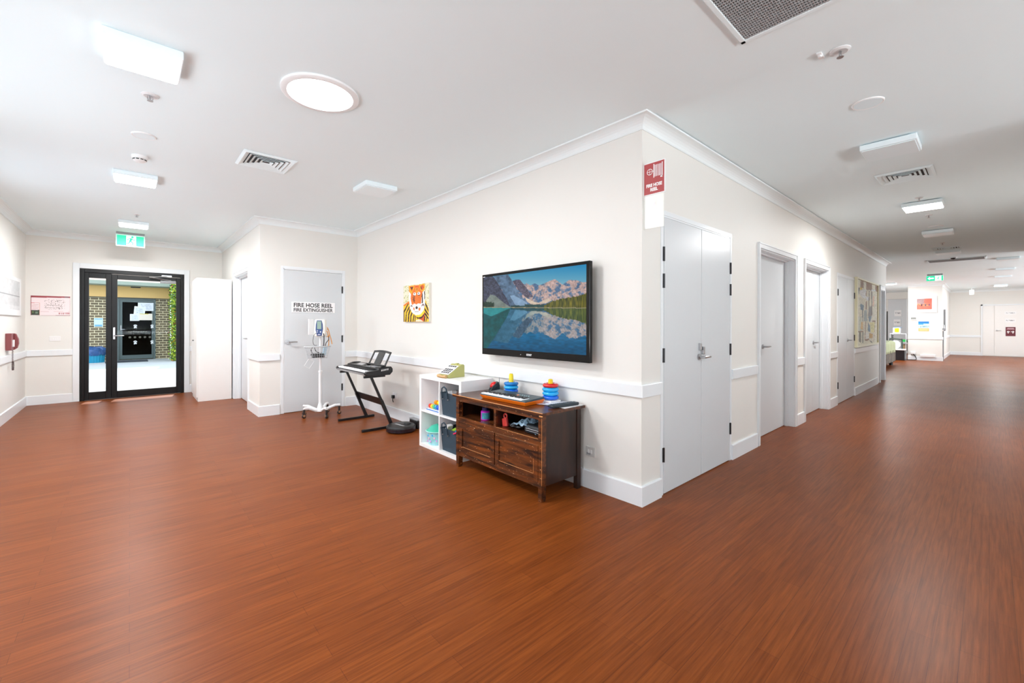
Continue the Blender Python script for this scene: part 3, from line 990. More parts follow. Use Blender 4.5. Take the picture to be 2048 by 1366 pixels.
# ------------------------------------------------------------------ tiger painting
t = thing('tiger_painting', 'small unframed canvas painting of an orange striped tiger', 'painting', (2.65, 4.735, 1.3))
MB().box(2.634, XW, 4.42, 5.05, 1.296, 1.760).build('canvas', mat('canvas_edge', (226, 222, 210), .8, var=.05, scale=60), t, .002)
JQ = [(170, 148), (908, 118), (895, 1232), (150, 1168)]
OR, YL, BK, WH, DO = (232, 110, 24), (250, 200, 30), (38, 18, 14), (248, 246, 242), (206, 84, 16)
def spk(px, py, c):
    n = fbm(px, py, 1 / 40, 4)[..., None]
    return c * (0.94 + .12 * n)
tig = [((226, 222, 196), rc(0, 0, 1100, 1400)),
       (lambda px, py, c: c - (vnoise(px, py, 1 / 26, 6)[..., None] > .66) * np.array([36, 30, 60])),
       ((250, 196, 36), [(140, 720), (230, 640), (330, 590), (400, 640), (760, 600), (800, 590), (860, 760), (900, 860), (900, 1260), (140, 1180)]),
       (OR, [(140, 700), (240, 640), (320, 590), (340, 700), (280, 660), (200, 720)]),
       (BK, [(290, 650), (160, 860), (150, 1170), (175, 1170), (185, 900), (310, 680)]),
       (BK, [(330, 720), (230, 900), (200, 1175), (235, 1178), (255, 920), (340, 780)]),
       (BK, [(345, 800), (290, 960), (275, 1180), (310, 1184), (325, 980), (370, 860)]),
       (BK, [(400, 900), (355, 1010), (345, 1186), (380, 1190), (385, 1040), (425, 940)]),
       (BK, [(450, 980), (415, 1190), (445, 1194), (480, 1000)]), (BK, [(490, 1010), (475, 1192), (505, 1192), (510, 1030)]),
       (BK, [(780, 640), (850, 760), (885, 880), (885, 960), (820, 800), (775, 700)]),
       (BK, [(770, 800), (840, 920), (890, 1010), (890, 1070), (810, 960), (770, 880)]),
       (BK, [(770, 930), (830, 1010), (890, 1130), (880, 1170), (800, 1050), (760, 1000)]),
       (DO, [(640, 1010), (760, 940), (790, 1100), (740, 1210), (600, 1180)]),
       (YL, [(500, 1000), (620, 1010), (760, 900), (770, 960), (660, 1080), (560, 1080)]),
       (BK, [(520, 1060), (600, 1080), (700, 1060), (760, 990), (760, 1050), (680, 1120), (560, 1120)]),
       (BK, [(770, 1040), (800, 1080), (780, 1220), (745, 1220)]), (BK, [(830, 1100), (850, 1130), (820, 1225), (795, 1222)]),
       ((250, 214, 190), [(520, 1150), (640, 1140), (740, 1215), (500, 1195)]),
       (WH, [(330, 340), (780, 340), (790, 760), (740, 900), (650, 1000), (520, 1010), (420, 940), (350, 800), (325, 500)]),
       ((92, 60, 60), ell(395, 770, 40, 60)), ((120, 96, 96), ell(730, 770, 45, 70)), (WH, ell(385, 790, 30, 46)), (WH, ell(730, 800, 30, 50)),
       (BK, [(680, 360), (720, 360), (735, 600), (725, 690), (690, 690), (700, 560)]),
       (BK, [(765, 350), (790, 350), (790, 600), (770, 560)]),
       (OR, [(320, 170), (480, 150), (560, 165), (640, 150), (770, 130), (800, 200), (770, 320), (700, 400), (690, 560), (670, 700), (400, 700), (370, 520), (385, 400), (330, 320)]),
       ((250, 170, 20), [(318, 160), (480, 150), (480, 230), (400, 390), (350, 330)]), (DO, [(345, 185), (462, 180), (410, 330)]), (BK, [(362, 200), (455, 196), (415, 275)]),
       ((250, 170, 20), [(630, 150), (770, 128), (800, 190), (780, 310), (720, 350), (650, 290)]), (DO, [(660, 180), (750, 160), (770, 250), (710, 320), (680, 280)]), (BK, [(655, 190), (690, 230), (705, 310), (670, 270)]),
       (YL, rc(515, 250, 545, 268)), (YL, rc(575, 250, 605, 268)), (YL, rc(520, 290, 548, 305)), (YL, rc(572, 290, 600, 305)), (YL, [(510, 350), (545, 320), (545, 345)]), (YL, [(570, 320), (600, 345), (570, 345)]), (BK, rc(552, 240, 566, 300)),
       ((200, 40, 20), [(520, 180), (600, 180), (590, 200), (530, 200)]),
       (WH, ell(490, 405, 40, 46)), (WH, ell(612, 400, 42, 46)), (BK, ell(485, 392, 15, 20)), (BK, ell(605, 388, 17, 20)),
       (BK, [(580, 430), (660, 430), (640, 460), (590, 455)]), (BK, [(450, 430), (520, 452), (470, 470)]),
       (BK, [(430, 480), (445, 470), (500, 600), (480, 612)]), (BK, [(425, 540), (440, 532), (490, 640), (470, 640)]), (BK, [(460, 455), (500, 520), (480, 540)]),
       ((210, 96, 20), ell(620, 520, 16, 34)),
       (WH, ell(480, 740, 62, 60)), (WH, ell(600, 740, 74, 56)), (WH, [(400, 760), (460, 780), (480, 890), (600, 900), (640, 780), (740, 780), (700, 930), (560, 990), (430, 900)]),
       (OR, [(440, 790), (480, 790), (480, 880), (450, 850)]), (OR, [(600, 810), (660, 800), (650, 880), (600, 900)]),
       (BK, [(540, 745), (580, 785), (565, 840), (520, 840), (505, 785)]),
       (BK, [(480, 900), (600, 908), (600, 918), (480, 912)]), spk]
picture('painted_face', fX(2.6332, 4.735, 1.528), .628, .462, 110, 90, layers((220, 215, 190), tig), paint_mat('paint', .6), t, JQ)

# ------------------------------------------------------------------ projecting fire signs
t = thing('fire_hose_reel_sign', 'red fire hose reel sign projecting from the wall corner', 'sign', (2.69, 1.54, 2.165))
RED = mat('sign_red', (176, 66, 68), .45, var=.02)
MB().box(2.686, 2.694, 1.46, 1.622, 2.165, 2.392).build('plate', WHITEP, t)
MB().box(2.6852, 2.686, 1.466, 1.616, 2.172, 2.385).build('red_field', RED, t)
m = MB().xf(fX(2.6850, 1.541, 2.278))
for k in range(5): m.box(.006 + k * .0105, .011 + k * .0105, .012 - .004, .092 - .004, 0, .0008)
m.box(-.004, .002, .002, .096, 0, .0008).box(.058, .064, -.002, .096, 0, .0008).box(.048, .064, -.006, .004, 0, .0008)
m.build('hose_drum_symbol', WHITEINK, t)
m = MB().xf(fX(2.6850, 1.541, 2.278))
R_, r_ = .022, .018
m.add([(-.032 + R_ * math.cos(a * PI / 12), .048 + R_ * math.sin(a * PI / 12), .0006) for a in range(24)] + [(-.032 + r_ * math.cos(a * PI / 12), .048 + r_ * math.sin(a * PI / 12), .0006) for a in range(24)], [(a, (a + 1) % 24, 24 + (a + 1) % 24, 24 + a) for a in range(24)])
m.box(-.054, -.004, .0465, .0495, 0, .0006).box(-.0335, -.0305, .028, .068, 0, .0006)
m.build('valve_wheel_symbol', WHITEINK, t)
text_mb('FIRE HOSE', .030, fX(2.6850, 1.541, 2.230), bold=.0014, sx=.86).build('lettering', WHITEINK, t)
text_mb('REEL', .030, fX(2.6850, 1.541, 2.200), bold=.0014, sx=.9).build('lettering', WHITEINK, t)
t = thing('fire_extinguisher_sign', 'plain white sign plate hanging directly under the red sign at the corner', 'sign', (2.69, 1.545, 1.935))
MB().box(2.687, 2.693, 1.47, 1.622, 1.936, 2.164).build('plate', mat('sign_pale', (236, 238, 232), .3, var=.01), t)
m = MB().xf(fX(2.6866, 1.545, 2.045)); m.prism([(-.012, -.06), (.022, -.06), (.022, .04), (.012, .055), (.014, .07), (-.002, .07), (-.004, .055), (-.012, .04)], 'Z', 0, .0005)
m.build('extinguisher_symbol', mat('sign_white', (250, 250, 250)), t)

# ------------------------------------------------------------------ wooden sideboard
sb = thing('sideboard', 'worn dark timber sideboard with two panelled doors under the television', 'sideboard', (2.4, 2.64, 0))
X0, X1, Y0, Y1, ZT = 2.18, 2.615, 2.118, 3.187, .64
tp = MB().box(2.165, 2.645, 2.098, 3.228, .620, ZT)
tp.mat(1).box(2.1636, 2.168, 2.098, 3.228, .6355, ZT + .0010).box(2.163, 2.168, 2.0975, 2.13, .612, .622)
tp.build('top', [WOODT, WORN], sb, .0015)
for nm, ya, yb in (('leg', Y0, Y0 + .036), ('leg', Y1 - .042, Y1)):
    m = MB().prism([(ya, .62), (yb, .62), (yb, .10), (yb - (.006 if ya > 3 else .0), 0), (ya + .004, 0), (ya, .10)], 'X', X0, X0 + .045)
    if ya < 3: m.mat(1).box(X0 - .0006, X0 + .001, ya - .0006, ya + .0022, .12, .60)
    m.build('leg', [WOODF, WORN], sb, .001)
    m = MB().prism([(ya, .62), (yb, .62), (yb, 0), (ya, 0)], 'X', X1 - .045, X1)
    m.build('leg', [WOODD], sb, .0015)
m = MB()
m.box(X0 + .002, X0 + .022, Y0 + .036, Y1 - .042, .585, .62)
m.box(X0 + .002, X0 + .022, Y0 + .036, Y1 - .042, .400, .446)
m.box(X0 + .002, X0 + .022, Y0 + .036, Y1 - .042, .100, .136)
m.box(X0 + .002, X0 + .022, 2.632, 2.658, .446, .585)
m.mat(1).box(X0 + .0012, X0 + .003, Y0 + .04, 2.63, .4445, .447).box(X0 + .0012, X0 + .003, Y0 + .04, 2.9, .4000, .4012)
m.build('face_rails', [WOODF, WORN], sb, .001)
bx(X0 + .045, X1 - .045, Y0 + .006, Y0 + .024, .105, .62).build('side_panel', WOODD, sb, .001)
bx(X0 + .045, X1 - .045, Y1 - .024, Y1 - .006, .105, .62).build('side_panel', WOODD, sb, .001)
bx(X1 - .04, X1 - .03, Y0 + .03, Y1 - .03, .105, .62).build('back_panel', WOODD, sb)
bx(X0 + .022, X1 - .04, Y0 + .024, Y1 - .024, .428, .446).build('shelf', WOODT, sb)
bx(X0 + .022, X1 - .04, 2.634, 2.656, .446, .62).build('divider', WOODD, sb)
bx(X0 + .022, X1 - .04, Y0 + .024, Y1 - .024, .10, .118).build('bottom_panel', WOODD, sb)
for (a, b) in ((2.158, 2.641), (2.651, 3.141)):
    m = MB()
    z0, z1, s = .137, .397, .046
    m.box(X0, X0 + .02, a, a + s, z0, z1).box(X0, X0 + .02, b - s, b, z0, z1)
    m.box(X0, X0 + .02, a + s, b - s, z0, z0 + .052).box(X0, X0 + .02, a + s, b - s, z1 - .05, z1)
    m.box(X0 + .008, X0 + .014, a + s, b - s, z0 + .05, z1 - .05)
    m.mat(1).box(X0 - .0006, X0 + .002, a + s + .004, b - s - .004, z0 + .0505, z0 + .0530)
    if a < 2.5: m.box(X0 - .0006, X0 + .002, a + s - .0015, a + s + .0006, z0 + .05, z0 + .16)
    m.build('door', [WOODF, WORN], sb, .0008)

# things on the sideboard
t = thing('toy_keyboard', 'small orange and dark toy keyboard lying on the sideboard', 'toy keyboard', (2.37, 2.62, ZT))
ORG = mat('orange_plastic', (240, 118, 18), .35, var=.03)
SLATE = mat('slate_plastic', (52, 68, 76), .4, var=.04)
Mk = Matrix.Translation((2.245, 2.355, ZT)) @ Matrix.Rotation(math.radians(1.5), 4, 'Z')
kl, kd = .545, .222      # length along +y, depth along +x
m = MB().xf(Mk)
m.add([(.012, .015, 0), (kd - .01, .02, 0), (kd - .01, kl - .02, 0), (.012, kl - .015, 0), (-.008, -.005, .030), (kd, 0, .036), (kd, kl, .036), (-.008, kl + .005, .030)],
      [(0, 3, 2, 1), (4, 5, 6, 7), (0, 1, 5, 4), (1, 2, 6, 5), (2, 3, 7, 6), (3, 0, 4, 7)])
m.build('lower_case', ORG, t, .004)
m = MB().xf(Mk)
m.add([(-.004, 0, .030), (kd, 0, .036), (kd, kl, .036), (-.004, kl, .030), (-.002, .002, .040), (kd - .008, .008, .052), (kd - .008, kl - .008, .052), (-.002, kl - .002, .040)],
      [(0, 3, 2, 1), (4, 5, 6, 7), (0, 1, 5, 4), (1, 2, 6, 5), (2, 3, 7, 6), (3, 0, 4, 7)])
m.build('upper_case', SLATE, t, .003)
m = MB().xf(Mk)
nk = 26; ka, kb = .045, kl - .012
IVORY = mat('ivory_keys', (244, 246, 250), .3, var=.01)
for k in range(nk):
    a = ka + (kb - ka) * k / nk
    MB().xf(Mk).box(.002, .088, a + .0008, a + (kb - ka) / nk - .0008, .036, .0475).build('white_key', IVORY, t, .0006)
m = MB().xf(Mk)
for k in range(nk):
    if k % 7 in (0, 1, 3, 4, 5):
        a = ka + (kb - ka) * (k + 1) / nk
        MB().xf(Mk).box(.042, .090, a - .0055, a + .0055, .0475, .0545).build('black_key', BLACKP, t)
m = MB().xf(Mk)
for k in range(9): m.box(.135 + .016 * (k % 2), .145 + .016 * (k % 2), .10 + .012 * k, .107 + .012 * k, .047, .0525)
m.build('buttons', mat('button_grey', (160, 180, 182), .4, var=.05), t)
m = MB().xf(Mk); m.box(.118, .150, .26, .33, .046, .0505)
m.build('display', BLACKP, t)
m = MB().xf(Mk); m.cyl((.135, .22, .044), .010, .008, 14)
m.build('orange_button', mat('salmon_button', (244, 150, 110), .4, var=.02), t)

def ring_stack(x, y, label, seq, top, tilt=0):
    t = thing('ring_stacking_toy', label, 'stacking toy', (x, y, ZT), rz=math.radians(20), group='ring stacking toys')
    m = MB()
    m.box(x - .062, x + .062, y - .062, y + .062, ZT + .001, ZT + .018)
    m.build('base', WHITEP, t, .012)
    z = ZT + .020
    m = MB().lathe([(.026, 0), (.019, .16), (.016, top), (.013, top + .003), (0, top + .003)], (x, y, z - .002), 20)
    m.build('centre_post', mat('yellow_plastic', (232, 206, 20), .35, var=.03), t)
    for (c, R) in seq:
        MB().torus((x, y, z + .0165), R, .0215, 32, 12, .80).build('ring', MATS[c], t)
        z += .0325
    return t
mat('ring_blue', (10, 100, 214), .22, var=.03, coat=.3); mat('ring_sky', (24, 164, 226), .22, var=.03, coat=.3); mat('ring_mid', (16, 120, 196), .22, var=.03, coat=.3); mat('ring_red', (206, 22, 20), .22, var=.03, coat=.3)
ring_stack(2.535, 2.845, 'ring stacking toy with only blue rings and tall yellow post', [('ring_blue', .044), ('ring_sky', .044), ('ring_mid', .044)], .168)
ring_stack(2.555, 2.385, 'ring stacking toy with a red ring on top of blue rings', [('ring_blue', .046), ('ring_sky', .046), ('ring_sky', .047), ('ring_red', .044)], .162)

t = thing('buzzer_button', 'round red push button in a black housing behind the toy keyboard', 'buzzer', (2.575, 3.14, ZT))
Mb = Matrix.Translation((2.578, 3.135, ZT)) @ Matrix.Rotation(math.radians(-28), 4, 'Z')
m = MB().xf(Mb @ Matrix.Translation((0, 0, .045)) @ Matrix.Rotation(math.radians(-42), 4, 'Y'))
m.lathe([(.0, -.02), (.052, -.02), (.055, -.005), (.048, .012), (.040, .016), (.036, .012)], (0, 0, 0), 28)
m.xf(Mb).prism([(-.045, 0), (.045, 0), (.045, .06), (.02, .082), (-.02, .05)], 'Y', -.05, .05)
m.build('housing', mat('dark_teal_plastic', (28, 40, 46), .4, var=.05), t, .004)
m = MB().xf(Mb @ Matrix.Translation((0, 0, .045)) @ Matrix.Rotation(math.radians(-42), 4, 'Y'))
m.lathe([(.037, .010), (.036, .020), (.028, .030), (.015, .036), (0, .038)], (0, 0, 0), 28)
m.build('push_button', mat('buzzer_red', (214, 16, 20), .2, var=.03, coat=.4), t)
MB().tube([(2.61, 3.10, ZT + .05), (2.612, 3.10, ZT + .125)], .003, 6).build('antenna', GREYP, t)

t = thing('paper_sheets', 'loose white and pale printed sheets at the right end of the sideboard', 'papers', (2.52, 2.25, ZT))
def sheets(px, py):
    c = np.empty(px.shape + (3,)); c[:] = (236, 240, 246)
    n = fbm(px, py, 6, 2)
    m = (px < .42) & (n > .5); c[m] = (176, 196, 220)
    m = (px < .36) & (vnoise(px, py, 14, 9) > .74); c[m] = (196, 120, 124)
    return c
bx(2.42, 2.642, 2.112, 2.33, ZT + .0003, ZT + .002).build('lower_sheet', PAPER, t)
picture('upper_sheet', Matrix.Translation((2.50, 2.28, ZT + .0032)) @ Matrix.Rotation(math.radians(-68), 4, 'Z'), .26, .16, 30, 20, sheets, paint_mat('paint'), t)
t = thing('remote_control', 'black remote control lying on the white papers', 'remote control', (2.46, 2.18, ZT))
Mr = Matrix.Translation((2.475, 2.172, ZT + .004)) @ Matrix.Rotation(math.radians(-7), 4, 'Z')
m = MB().xf(Mr); m.box(-.135, .135, -.030, .030, 0, .022); m.build('body', mat('remote_slate', (34, 46, 54), .4, var=.08), t, .008)
m = MB().xf(Mr)
for i in range(11):
    for j in range(3): m.box(-.115 + i * .020, -.103 + i * .020, -.020 + j * .0155, -.010 + j * .0155, .021, .0245)
m.build('buttons', mat('remote_keys', (70, 84, 92), .5, var=.1), t, .001)

# things in the open shelf of the sideboard
t = thing('pink_tub', 'pink plastic tub with a dark blue lid on the sideboard shelf', 'tub', (2.30, 2.935, .446))
c = (2.285, 2.895, .446)
MB().lathe([(.036, 0), (.040, .005), (.040, .075), (.032, .082)], c, 28).build('tub_body', mat('magenta_plastic', (196, 40, 190), .3, var=.05), t)
m = MB()
for k in range(9):
    a0, a1 = math.radians(178 + k * 13), math.radians(178 + (k + 1) * 13)
    m.add([(c[0] + .0408 * math.cos(a), c[1] + .0408 * math.sin(a), c[2] + z) for a, z in ((a0, .012), (a1, .012), (a1, .066), (a0, .066))], [(0, 1, 2, 3)])
    m.mat(0)
m.build('label_band', mat('tub_label', (60, 140, 160), .5, var=.7, scale=60), t)
MB().cyl((c[0], c[1], c[2] + .078), .030, .03, 24).build('lid', mat('navy_plastic', (22, 34, 84), .3, var=.05), t)
t = thing('media_box', 'dark flat electronic box in the left shelf opening', 'box', (2.38, 2.76, .446))
bx(2.34, 2.52, 2.67, 2.83, .448, .50).build('casing', BLACKP, t, .004)
bx(2.337, 2.341, 2.68, 2.80, .456, .462).build('trim_strip', GREYP, t)
t = thing('red_toy', 'small translucent red toy against the shelf divider', 'toy', (2.26, 2.61, .446))
RT = mat('red_toy_plastic', (196, 62, 56), .35, var=.15, scale=40)
m = MB().xf(Matrix.Translation((2.25, 2.598, .498)) @ Matrix.Rotation(-.15, 4, 'X'))
m.box(-.012, .012, -.028, .028, -.05, .015); m.build('toy_body', RT, t, .006)
m = MB().xf(Matrix.Translation((2.25, 2.592, .532)) @ Matrix.Rotation(PI / 2, 4, 'Y')); m.torus((0, 0, 0), .018, .007, 20, 8); m.build('toy_ring', RT, t)
t = thing('electronics_clutter', 'black cables and controllers heaped on the right shelf', 'cables', (2.36, 2.36, .446), kind='stuff')
m = MB()
for (a, b, c_, d) in ((2.30, 2.46, .05, 0), (2.36, 2.40, .04, .5), (2.30, 2.52, .045, 1.0)):
    m.tube([(a + .05 * math.cos(k * .7 + d), b + .06 * math.sin(k * .7 + d), .452 + c_ * .3 * (k % 4) / 3 + .01) for k in range(22)], .005, 6)
m.build('cables', BLACKP, t)
t = thing('laptop_bag', 'black zipped carry bag filling the right shelf opening', 'bag', (2.33, 2.27, .446))
m = MB(); m.box(2.23, 2.48, 2.17, 2.36, .447, .515); m.build('bag_body', mat('bag_black', (24, 30, 36), .55, var=.2, scale=40, bump=.4, bscale=40), t, .02)
MB().tube([(2.228, 2.19, .485), (2.226, 2.33, .487)], .003, 6).tube([(2.229, 2.19, .470), (2.226, 2.33, .472)], .002, 6).build('zip', GREYP, t)
t = thing('plastic_bag', 'crumpled clear grey plastic bag above the black bag', 'bag', (2.30, 2.44, .446))
m = MB(); vs = []; nx_, ny_ = 14, 10
for i in range(nx_ + 1):
    for j in range(ny_ + 1):
        u, v = i / nx_, j / ny_
        vs.append((2.225 + .16 * v + .01 * math.sin(9 * u), 2.50 - .27 * u, .452 + .10 * math.sin(PI * min(1, u * .8 + .15)) * (.55 + .45 * v) + .008 * math.sin(23 * u + 11 * v) + .008 * math.cos(31 * v + 8 * u)))
m.add(vs, [(i * (ny_ + 1) + j, (i + 1) * (ny_ + 1) + j, (i + 1) * (ny_ + 1) + j + 1, i * (ny_ + 1) + j + 1) for i in range(nx_) for j in range(ny_)])
o = m.build('bag_film', mat('crinkled_plastic', (132, 158, 178), .2, var=.3, scale=30), t, recalc=False)
sd = o.modifiers.new('thick', 'SOLIDIFY'); sd.thickness = .0015

# ------------------------------------------------------------------ white cube shelf
cs = thing('cube_shelf', 'white four cube shelf unit standing beside the timber sideboard', 'shelf', (2.45, 3.605, 0))
XA, XB, YA_, YB = 2.262, 2.642, 3.228, 3.982
bx(XA, XB, YA_, YB, .705, .742).build('top_board', LAM, cs, .001)
bx(XA, XB, YA_, YB, 0, .034).build('bottom_board', LAM, cs, .001)
bx(XA, XB, YA_, YA_ + .036, .034, .705).build('side_board', LAM, cs, .001)
bx(XA, XB, YB - .036, YB, .034, .705).build('side_board', LAM, cs, .001)
bx(XA + .002, XB, 3.596, 3.612, .034, .705).build('upright_divider', LAM, cs, .001)
bx(XA + .002, XB, YA_ + .036, 3.596, .362, .378).build('shelf_board', LAM, cs, .001)
bx(XA + .002, XB, 3.612, YB - .036, .362, .378).build('shelf_board', LAM, cs, .001)
bx(XB - .006, XB - .001, YA_ + .03, YB - .03, .03, .71).build('back_board', LAM, cs)

FELT = mat('navy_felt', (46, 64, 78), .9, var=.1, scale=60, bump=.5, bscale=220)
def basket(z0, label, fill):
    t = thing('felt_basket', label, 'basket', (2.44, 3.45, z0), group='felt storage baskets')
    zt = z0 + .225
    b0 = [(2.295, 3.300), (2.600, 3.300), (2.600, 3.570), (2.295, 3.585)]
    t0 = [(2.275, 3.282), (2.615, 3.282), (2.615, 3.587), (2.275, 3.592)]
    th = .004
    m = MB()
    vs = [(x, y, z0) for x, y in b0] + [(x, y, zt) for x, y in t0] + [(x + (th if x < 2.4 else -th), y + (th if y < 3.4 else -th), zt) for x, y in t0] + [(x + (th if x < 2.4 else -th), y + (th if y < 3.4 else -th), z0 + th) for x, y in b0]
    fs = [(0, 3, 2, 1)]
    for k in range(4):
        j = (k + 1) % 4
        fs += [(k, j, 4 + j, 4 + k), (4 + k, 4 + j, 8 + j, 8 + k), (8 + k, 8 + j, 12 + j, 12 + k)]
    fs.append((12, 13, 14, 15))
    m.add(vs, fs)
    m.build('basket_body', FELT, t)
    for xx, dx in ((2.268, -1),):
        pts = [(xx - .004, 3.545, zt - .055), (xx - .012, 3.545, zt + .0), (xx - .016, 3.535, zt + .045), (xx - .016, 3.50, zt + .062), (xx - .014, 3.465, zt + .045), (xx - .010, 3.455, zt), (xx - .003, 3.455, zt - .055)]
        MB().tube(pts, .0065, 8).build('handle', FELT, t)
    for yy in (3.545, 3.455): MB().lathe([(.007, 0), (.005, -.004), (0, -.005)], (2.2685, yy, zt - .058), 12, 'X').build('handle_rivet', STEEL, t)
    return t
basket(.378, 'upper dark blue felt basket holding a brown book', 0)
basket(.034, 'lower dark blue felt basket holding bright toys', 1)
t = thing('picture_book', 'brown covered book leaning in the upper felt basket', 'book', (2.42, 3.40, .6))
m = MB().xf(Matrix.Translation((2.40, 3.372, .590)) @ Matrix.Rotation(math.radians(-24), 4, 'X'))
m.box(-.09, .09, -.075, .085, .012, .018).box(-.09, .09, -.075, .085, -.004, .002); m.build('cover', mat('book_brown', (120, 72, 54), .5, var=.2), t)
m = MB().xf(Matrix.Translation((2.40, 3.372, .590)) @ Matrix.Rotation(math.radians(-24), 4, 'X'))
m.box(-.086, .086, -.073, .082, .002, .012); m.build('pages', PAPER, t)
t = thing('paper_bundle', 'crumpled white papers sticking out of the upper felt basket', 'papers', (2.36, 3.50, .58))
m = MB(); 
for k in range(6):
    m.xf(Matrix.Translation((2.34 + .025 * k, 3.505 - .02 * (k % 3), .575)) @ Matrix.Rotation(.25 * (k - 2), 4, 'X') @ Matrix.Rotation(.2 * k, 4, 'Z'))
    m.box(-.03, .03, -.0015, .0015, -.06, .045)
m.build('sheets', PAPER, t)
TOYC = [('toy_cyan', (30, 170, 236)), ('toy_blue', (20, 70, 200)), ('toy_pinkred', (226, 40, 90)), ('toy_lime', (150, 190, 60)), ('toy_white', (240, 240, 240))]
for n_, c_ in TOYC: mat(n_, c_, .35, var=.03)
for k, (mn, x_, y_, ang, lab) in enumerate((('toy_cyan', 2.31, 3.335, .9, 'bright blue toy block at the right of the lower basket'), ('toy_pinkred', 2.30, 3.318, 1.2, 'pink red toy strip on the blue toy in the lower basket'),
                                       ('toy_lime', 2.32, 3.42, -.5, 'lime green flat toy in the lower basket'), ('toy_white', 2.31, 3.50, .4, 'white toy piece behind the lower basket handle'), ('toy_blue', 2.40, 3.36, .3, 'deep blue toy at the back of the lower basket'))):
    m = MB().xf(Matrix.Translation((x_, y_, .252)) @ Matrix.Rotation(ang, 4, 'X'))
    if k == 1: m.box(-.04, .028, -.006, .006, -.04, .038)
    elif k == 2: m.prism([(-.05, -.012), (.02, -.016), (.05, 0), (.02, .016), (-.05, .012)], 'X', -.015, .015)
    else: m.box(-.03, .03, -.018, .018, -.05, .045)
    tag(m.build('toy_piece', MATS[mn], None, .004), lab, 'toy')

# toys in the left cubes
t = thing('xylophone_toy', 'rainbow roller toy on a blue and white tray in the upper left cube', 'toy', (2.36, 3.80, .378))
MB().box(2.31, 2.46, 3.665, 3.925, .379, .386).build('tray', mat('tray_blue', (30, 110, 190), .4, var=.03), t, .002)
MB().box(2.315, 2.455, 3.67, 3.92, .386, .394).build('tray_top', WHITEP, t, .002)
cols = [('bead_red', (224, 60, 40)), ('bead_yellow', (246, 206, 60)), ('bead_green', (90, 190, 120)), ('bead_teal', (30, 150, 190)), ('bead_blue', (30, 90, 210))]
for k, (n_, c_) in enumerate(cols):
    mat(n_, c_, .3, var=.03)
    MB().lathe([(.010, 0), (.022, .005), (.024, .018), (.022, .032), (.010, .037)], (2.34, 3.865 - k * .038, .418), 18, 'Y').build('bead', MATS[n_], t)
for k, (n_, c_) in enumerate((('bead_orange', (246, 150, 20)), ('bead_gold', (250, 200, 20)))):
    mat(n_, c_, .3, var=.03)
    MB().lathe([(.010, 0), (.022, .005), (.024, .02), (.022, .042), (.010, .047)], (2.385, 3.82 - k * .055, .452), 18, 'Y').build('bead', MATS[n_], t)
MB().sphere((2.385, 3.735, .492), .016).build('knob', MATS['bead_blue'], t)
t = thing('toy_bucket', 'clear aqua bucket of toys with a green lid in the lower left cube', 'bucket', (2.44, 3.78, .034))
c = (2.375, 3.815, .034)
def bucketp(px, py):
    c = np.empty(px.shape + (3,)); c[:] = (150, 214, 222)
    n = fbm(px, py, 7, 4); c[n > .55] = (206, 150, 206); c[n < .40] = (110, 196, 206)
    m = vnoise(px, py, 9, 8) > .72; c[m] = (40, 110, 170)
    m = vnoise(px, py, 8, 18) > .8; c[m] = (236, 160, 200)
    return c
MB().lathe([(.085, 0), (.088, .004), (.098, .135)], c, 30).build('bucket_body', mat('aqua_clear', (160, 218, 226), .25, var=.35, scale=22), t)
m = MB()
for k, (mn) in enumerate(('toy_pinkred', 'toy_cyan')): pass
for k in range(9):
    a = math.radians(150 + k * 14); z = .03 + .09 * ((k * 37) % 10) / 10
    m.mat(k % 3).sphere((c[0] + .095 * math.cos(a), c[1] + .095 * math.sin(a), c[2] + z), .013, 10, 8, .4, 1, .8)
m.build('toys_inside', [mat('orchid_plastic', (214, 150, 214), .3, var=.05), MATS['toy_cyan'], mat('rose_plastic', (240, 170, 200), .3, var=.05)], t)
MB().lathe([(.112, .135), (.112, .142), (.098, .150), (.060, .185), (0, .205)], c, 30).build('lid', mat('sea_green_plastic', (70, 186, 160), .25, var=.12, scale=20), t)
MB().torus((c[0], c[1], c[2] + .137), .114, .004, 32, 8).build('lid_rim', mat('pale_aqua', (190, 238, 232), .3, var=.02), t)

# phone on the shelf
t = thing('desk_telephone', 'old olive push button telephone with white keypad on the white shelf', 'telephone', (2.40, 3.56, .742))
OL = mat('olive_plastic', (170, 168, 100), .35, var=.03)
Mp = Matrix.Translation((2.305, 3.515, .742)) @ Matrix.Rotation(math.radians(3), 4, 'Z')
side = [(0, 0), (.195, 0), (.195, .112), (.185, .125), (.155, .125), (.135, .110), (0, .030)]
m = MB().xf(Mp); m.prism([(x_, z_) for x_, z_ in side], 'Y', -.02, .15); m.build('body', OL, t, .006)
m = MB().xf(Mp @ Matrix.Translation((0, .065, .030)) @ Matrix.Rotation(-math.atan2(.080, .135), 4, 'Y'))
m.box(.002, .15, -.075, .080, .001, .008); m.build('keypad_plate', WHITEP, t, .003)
m = MB().xf(Mp @ Matrix.Translation((0, .065, .030)) @ Matrix.Rotation(-math.atan2(.080, .135), 4, 'Y'))
for i in range(5):
    for j in range(4):
        if not (i == 3): m.box(.018 + i * .026, .034 + i * .026, -.060 + j * .033, -.040 + j * .033, .008, .012)
m.build('keys', mat('key_dark', (60, 60, 66), .5, var=.1), t)
m = MB().xf(Mp); m.tube([(-.02, -.005, .018), (-.035, .05, .014), (-.02, .13, .018)], [.017, .013, .017], 10)
m.build('handset', mat('tan_plastic', (196, 160, 110), .45, var=.08, scale=30), t)
m = MB().xf(Mp); m.lathe([(.017, -.025), (.017, .012)], (.16, .065, .118), 16, 'Y'); m.build('cradle_hump', OL, t)

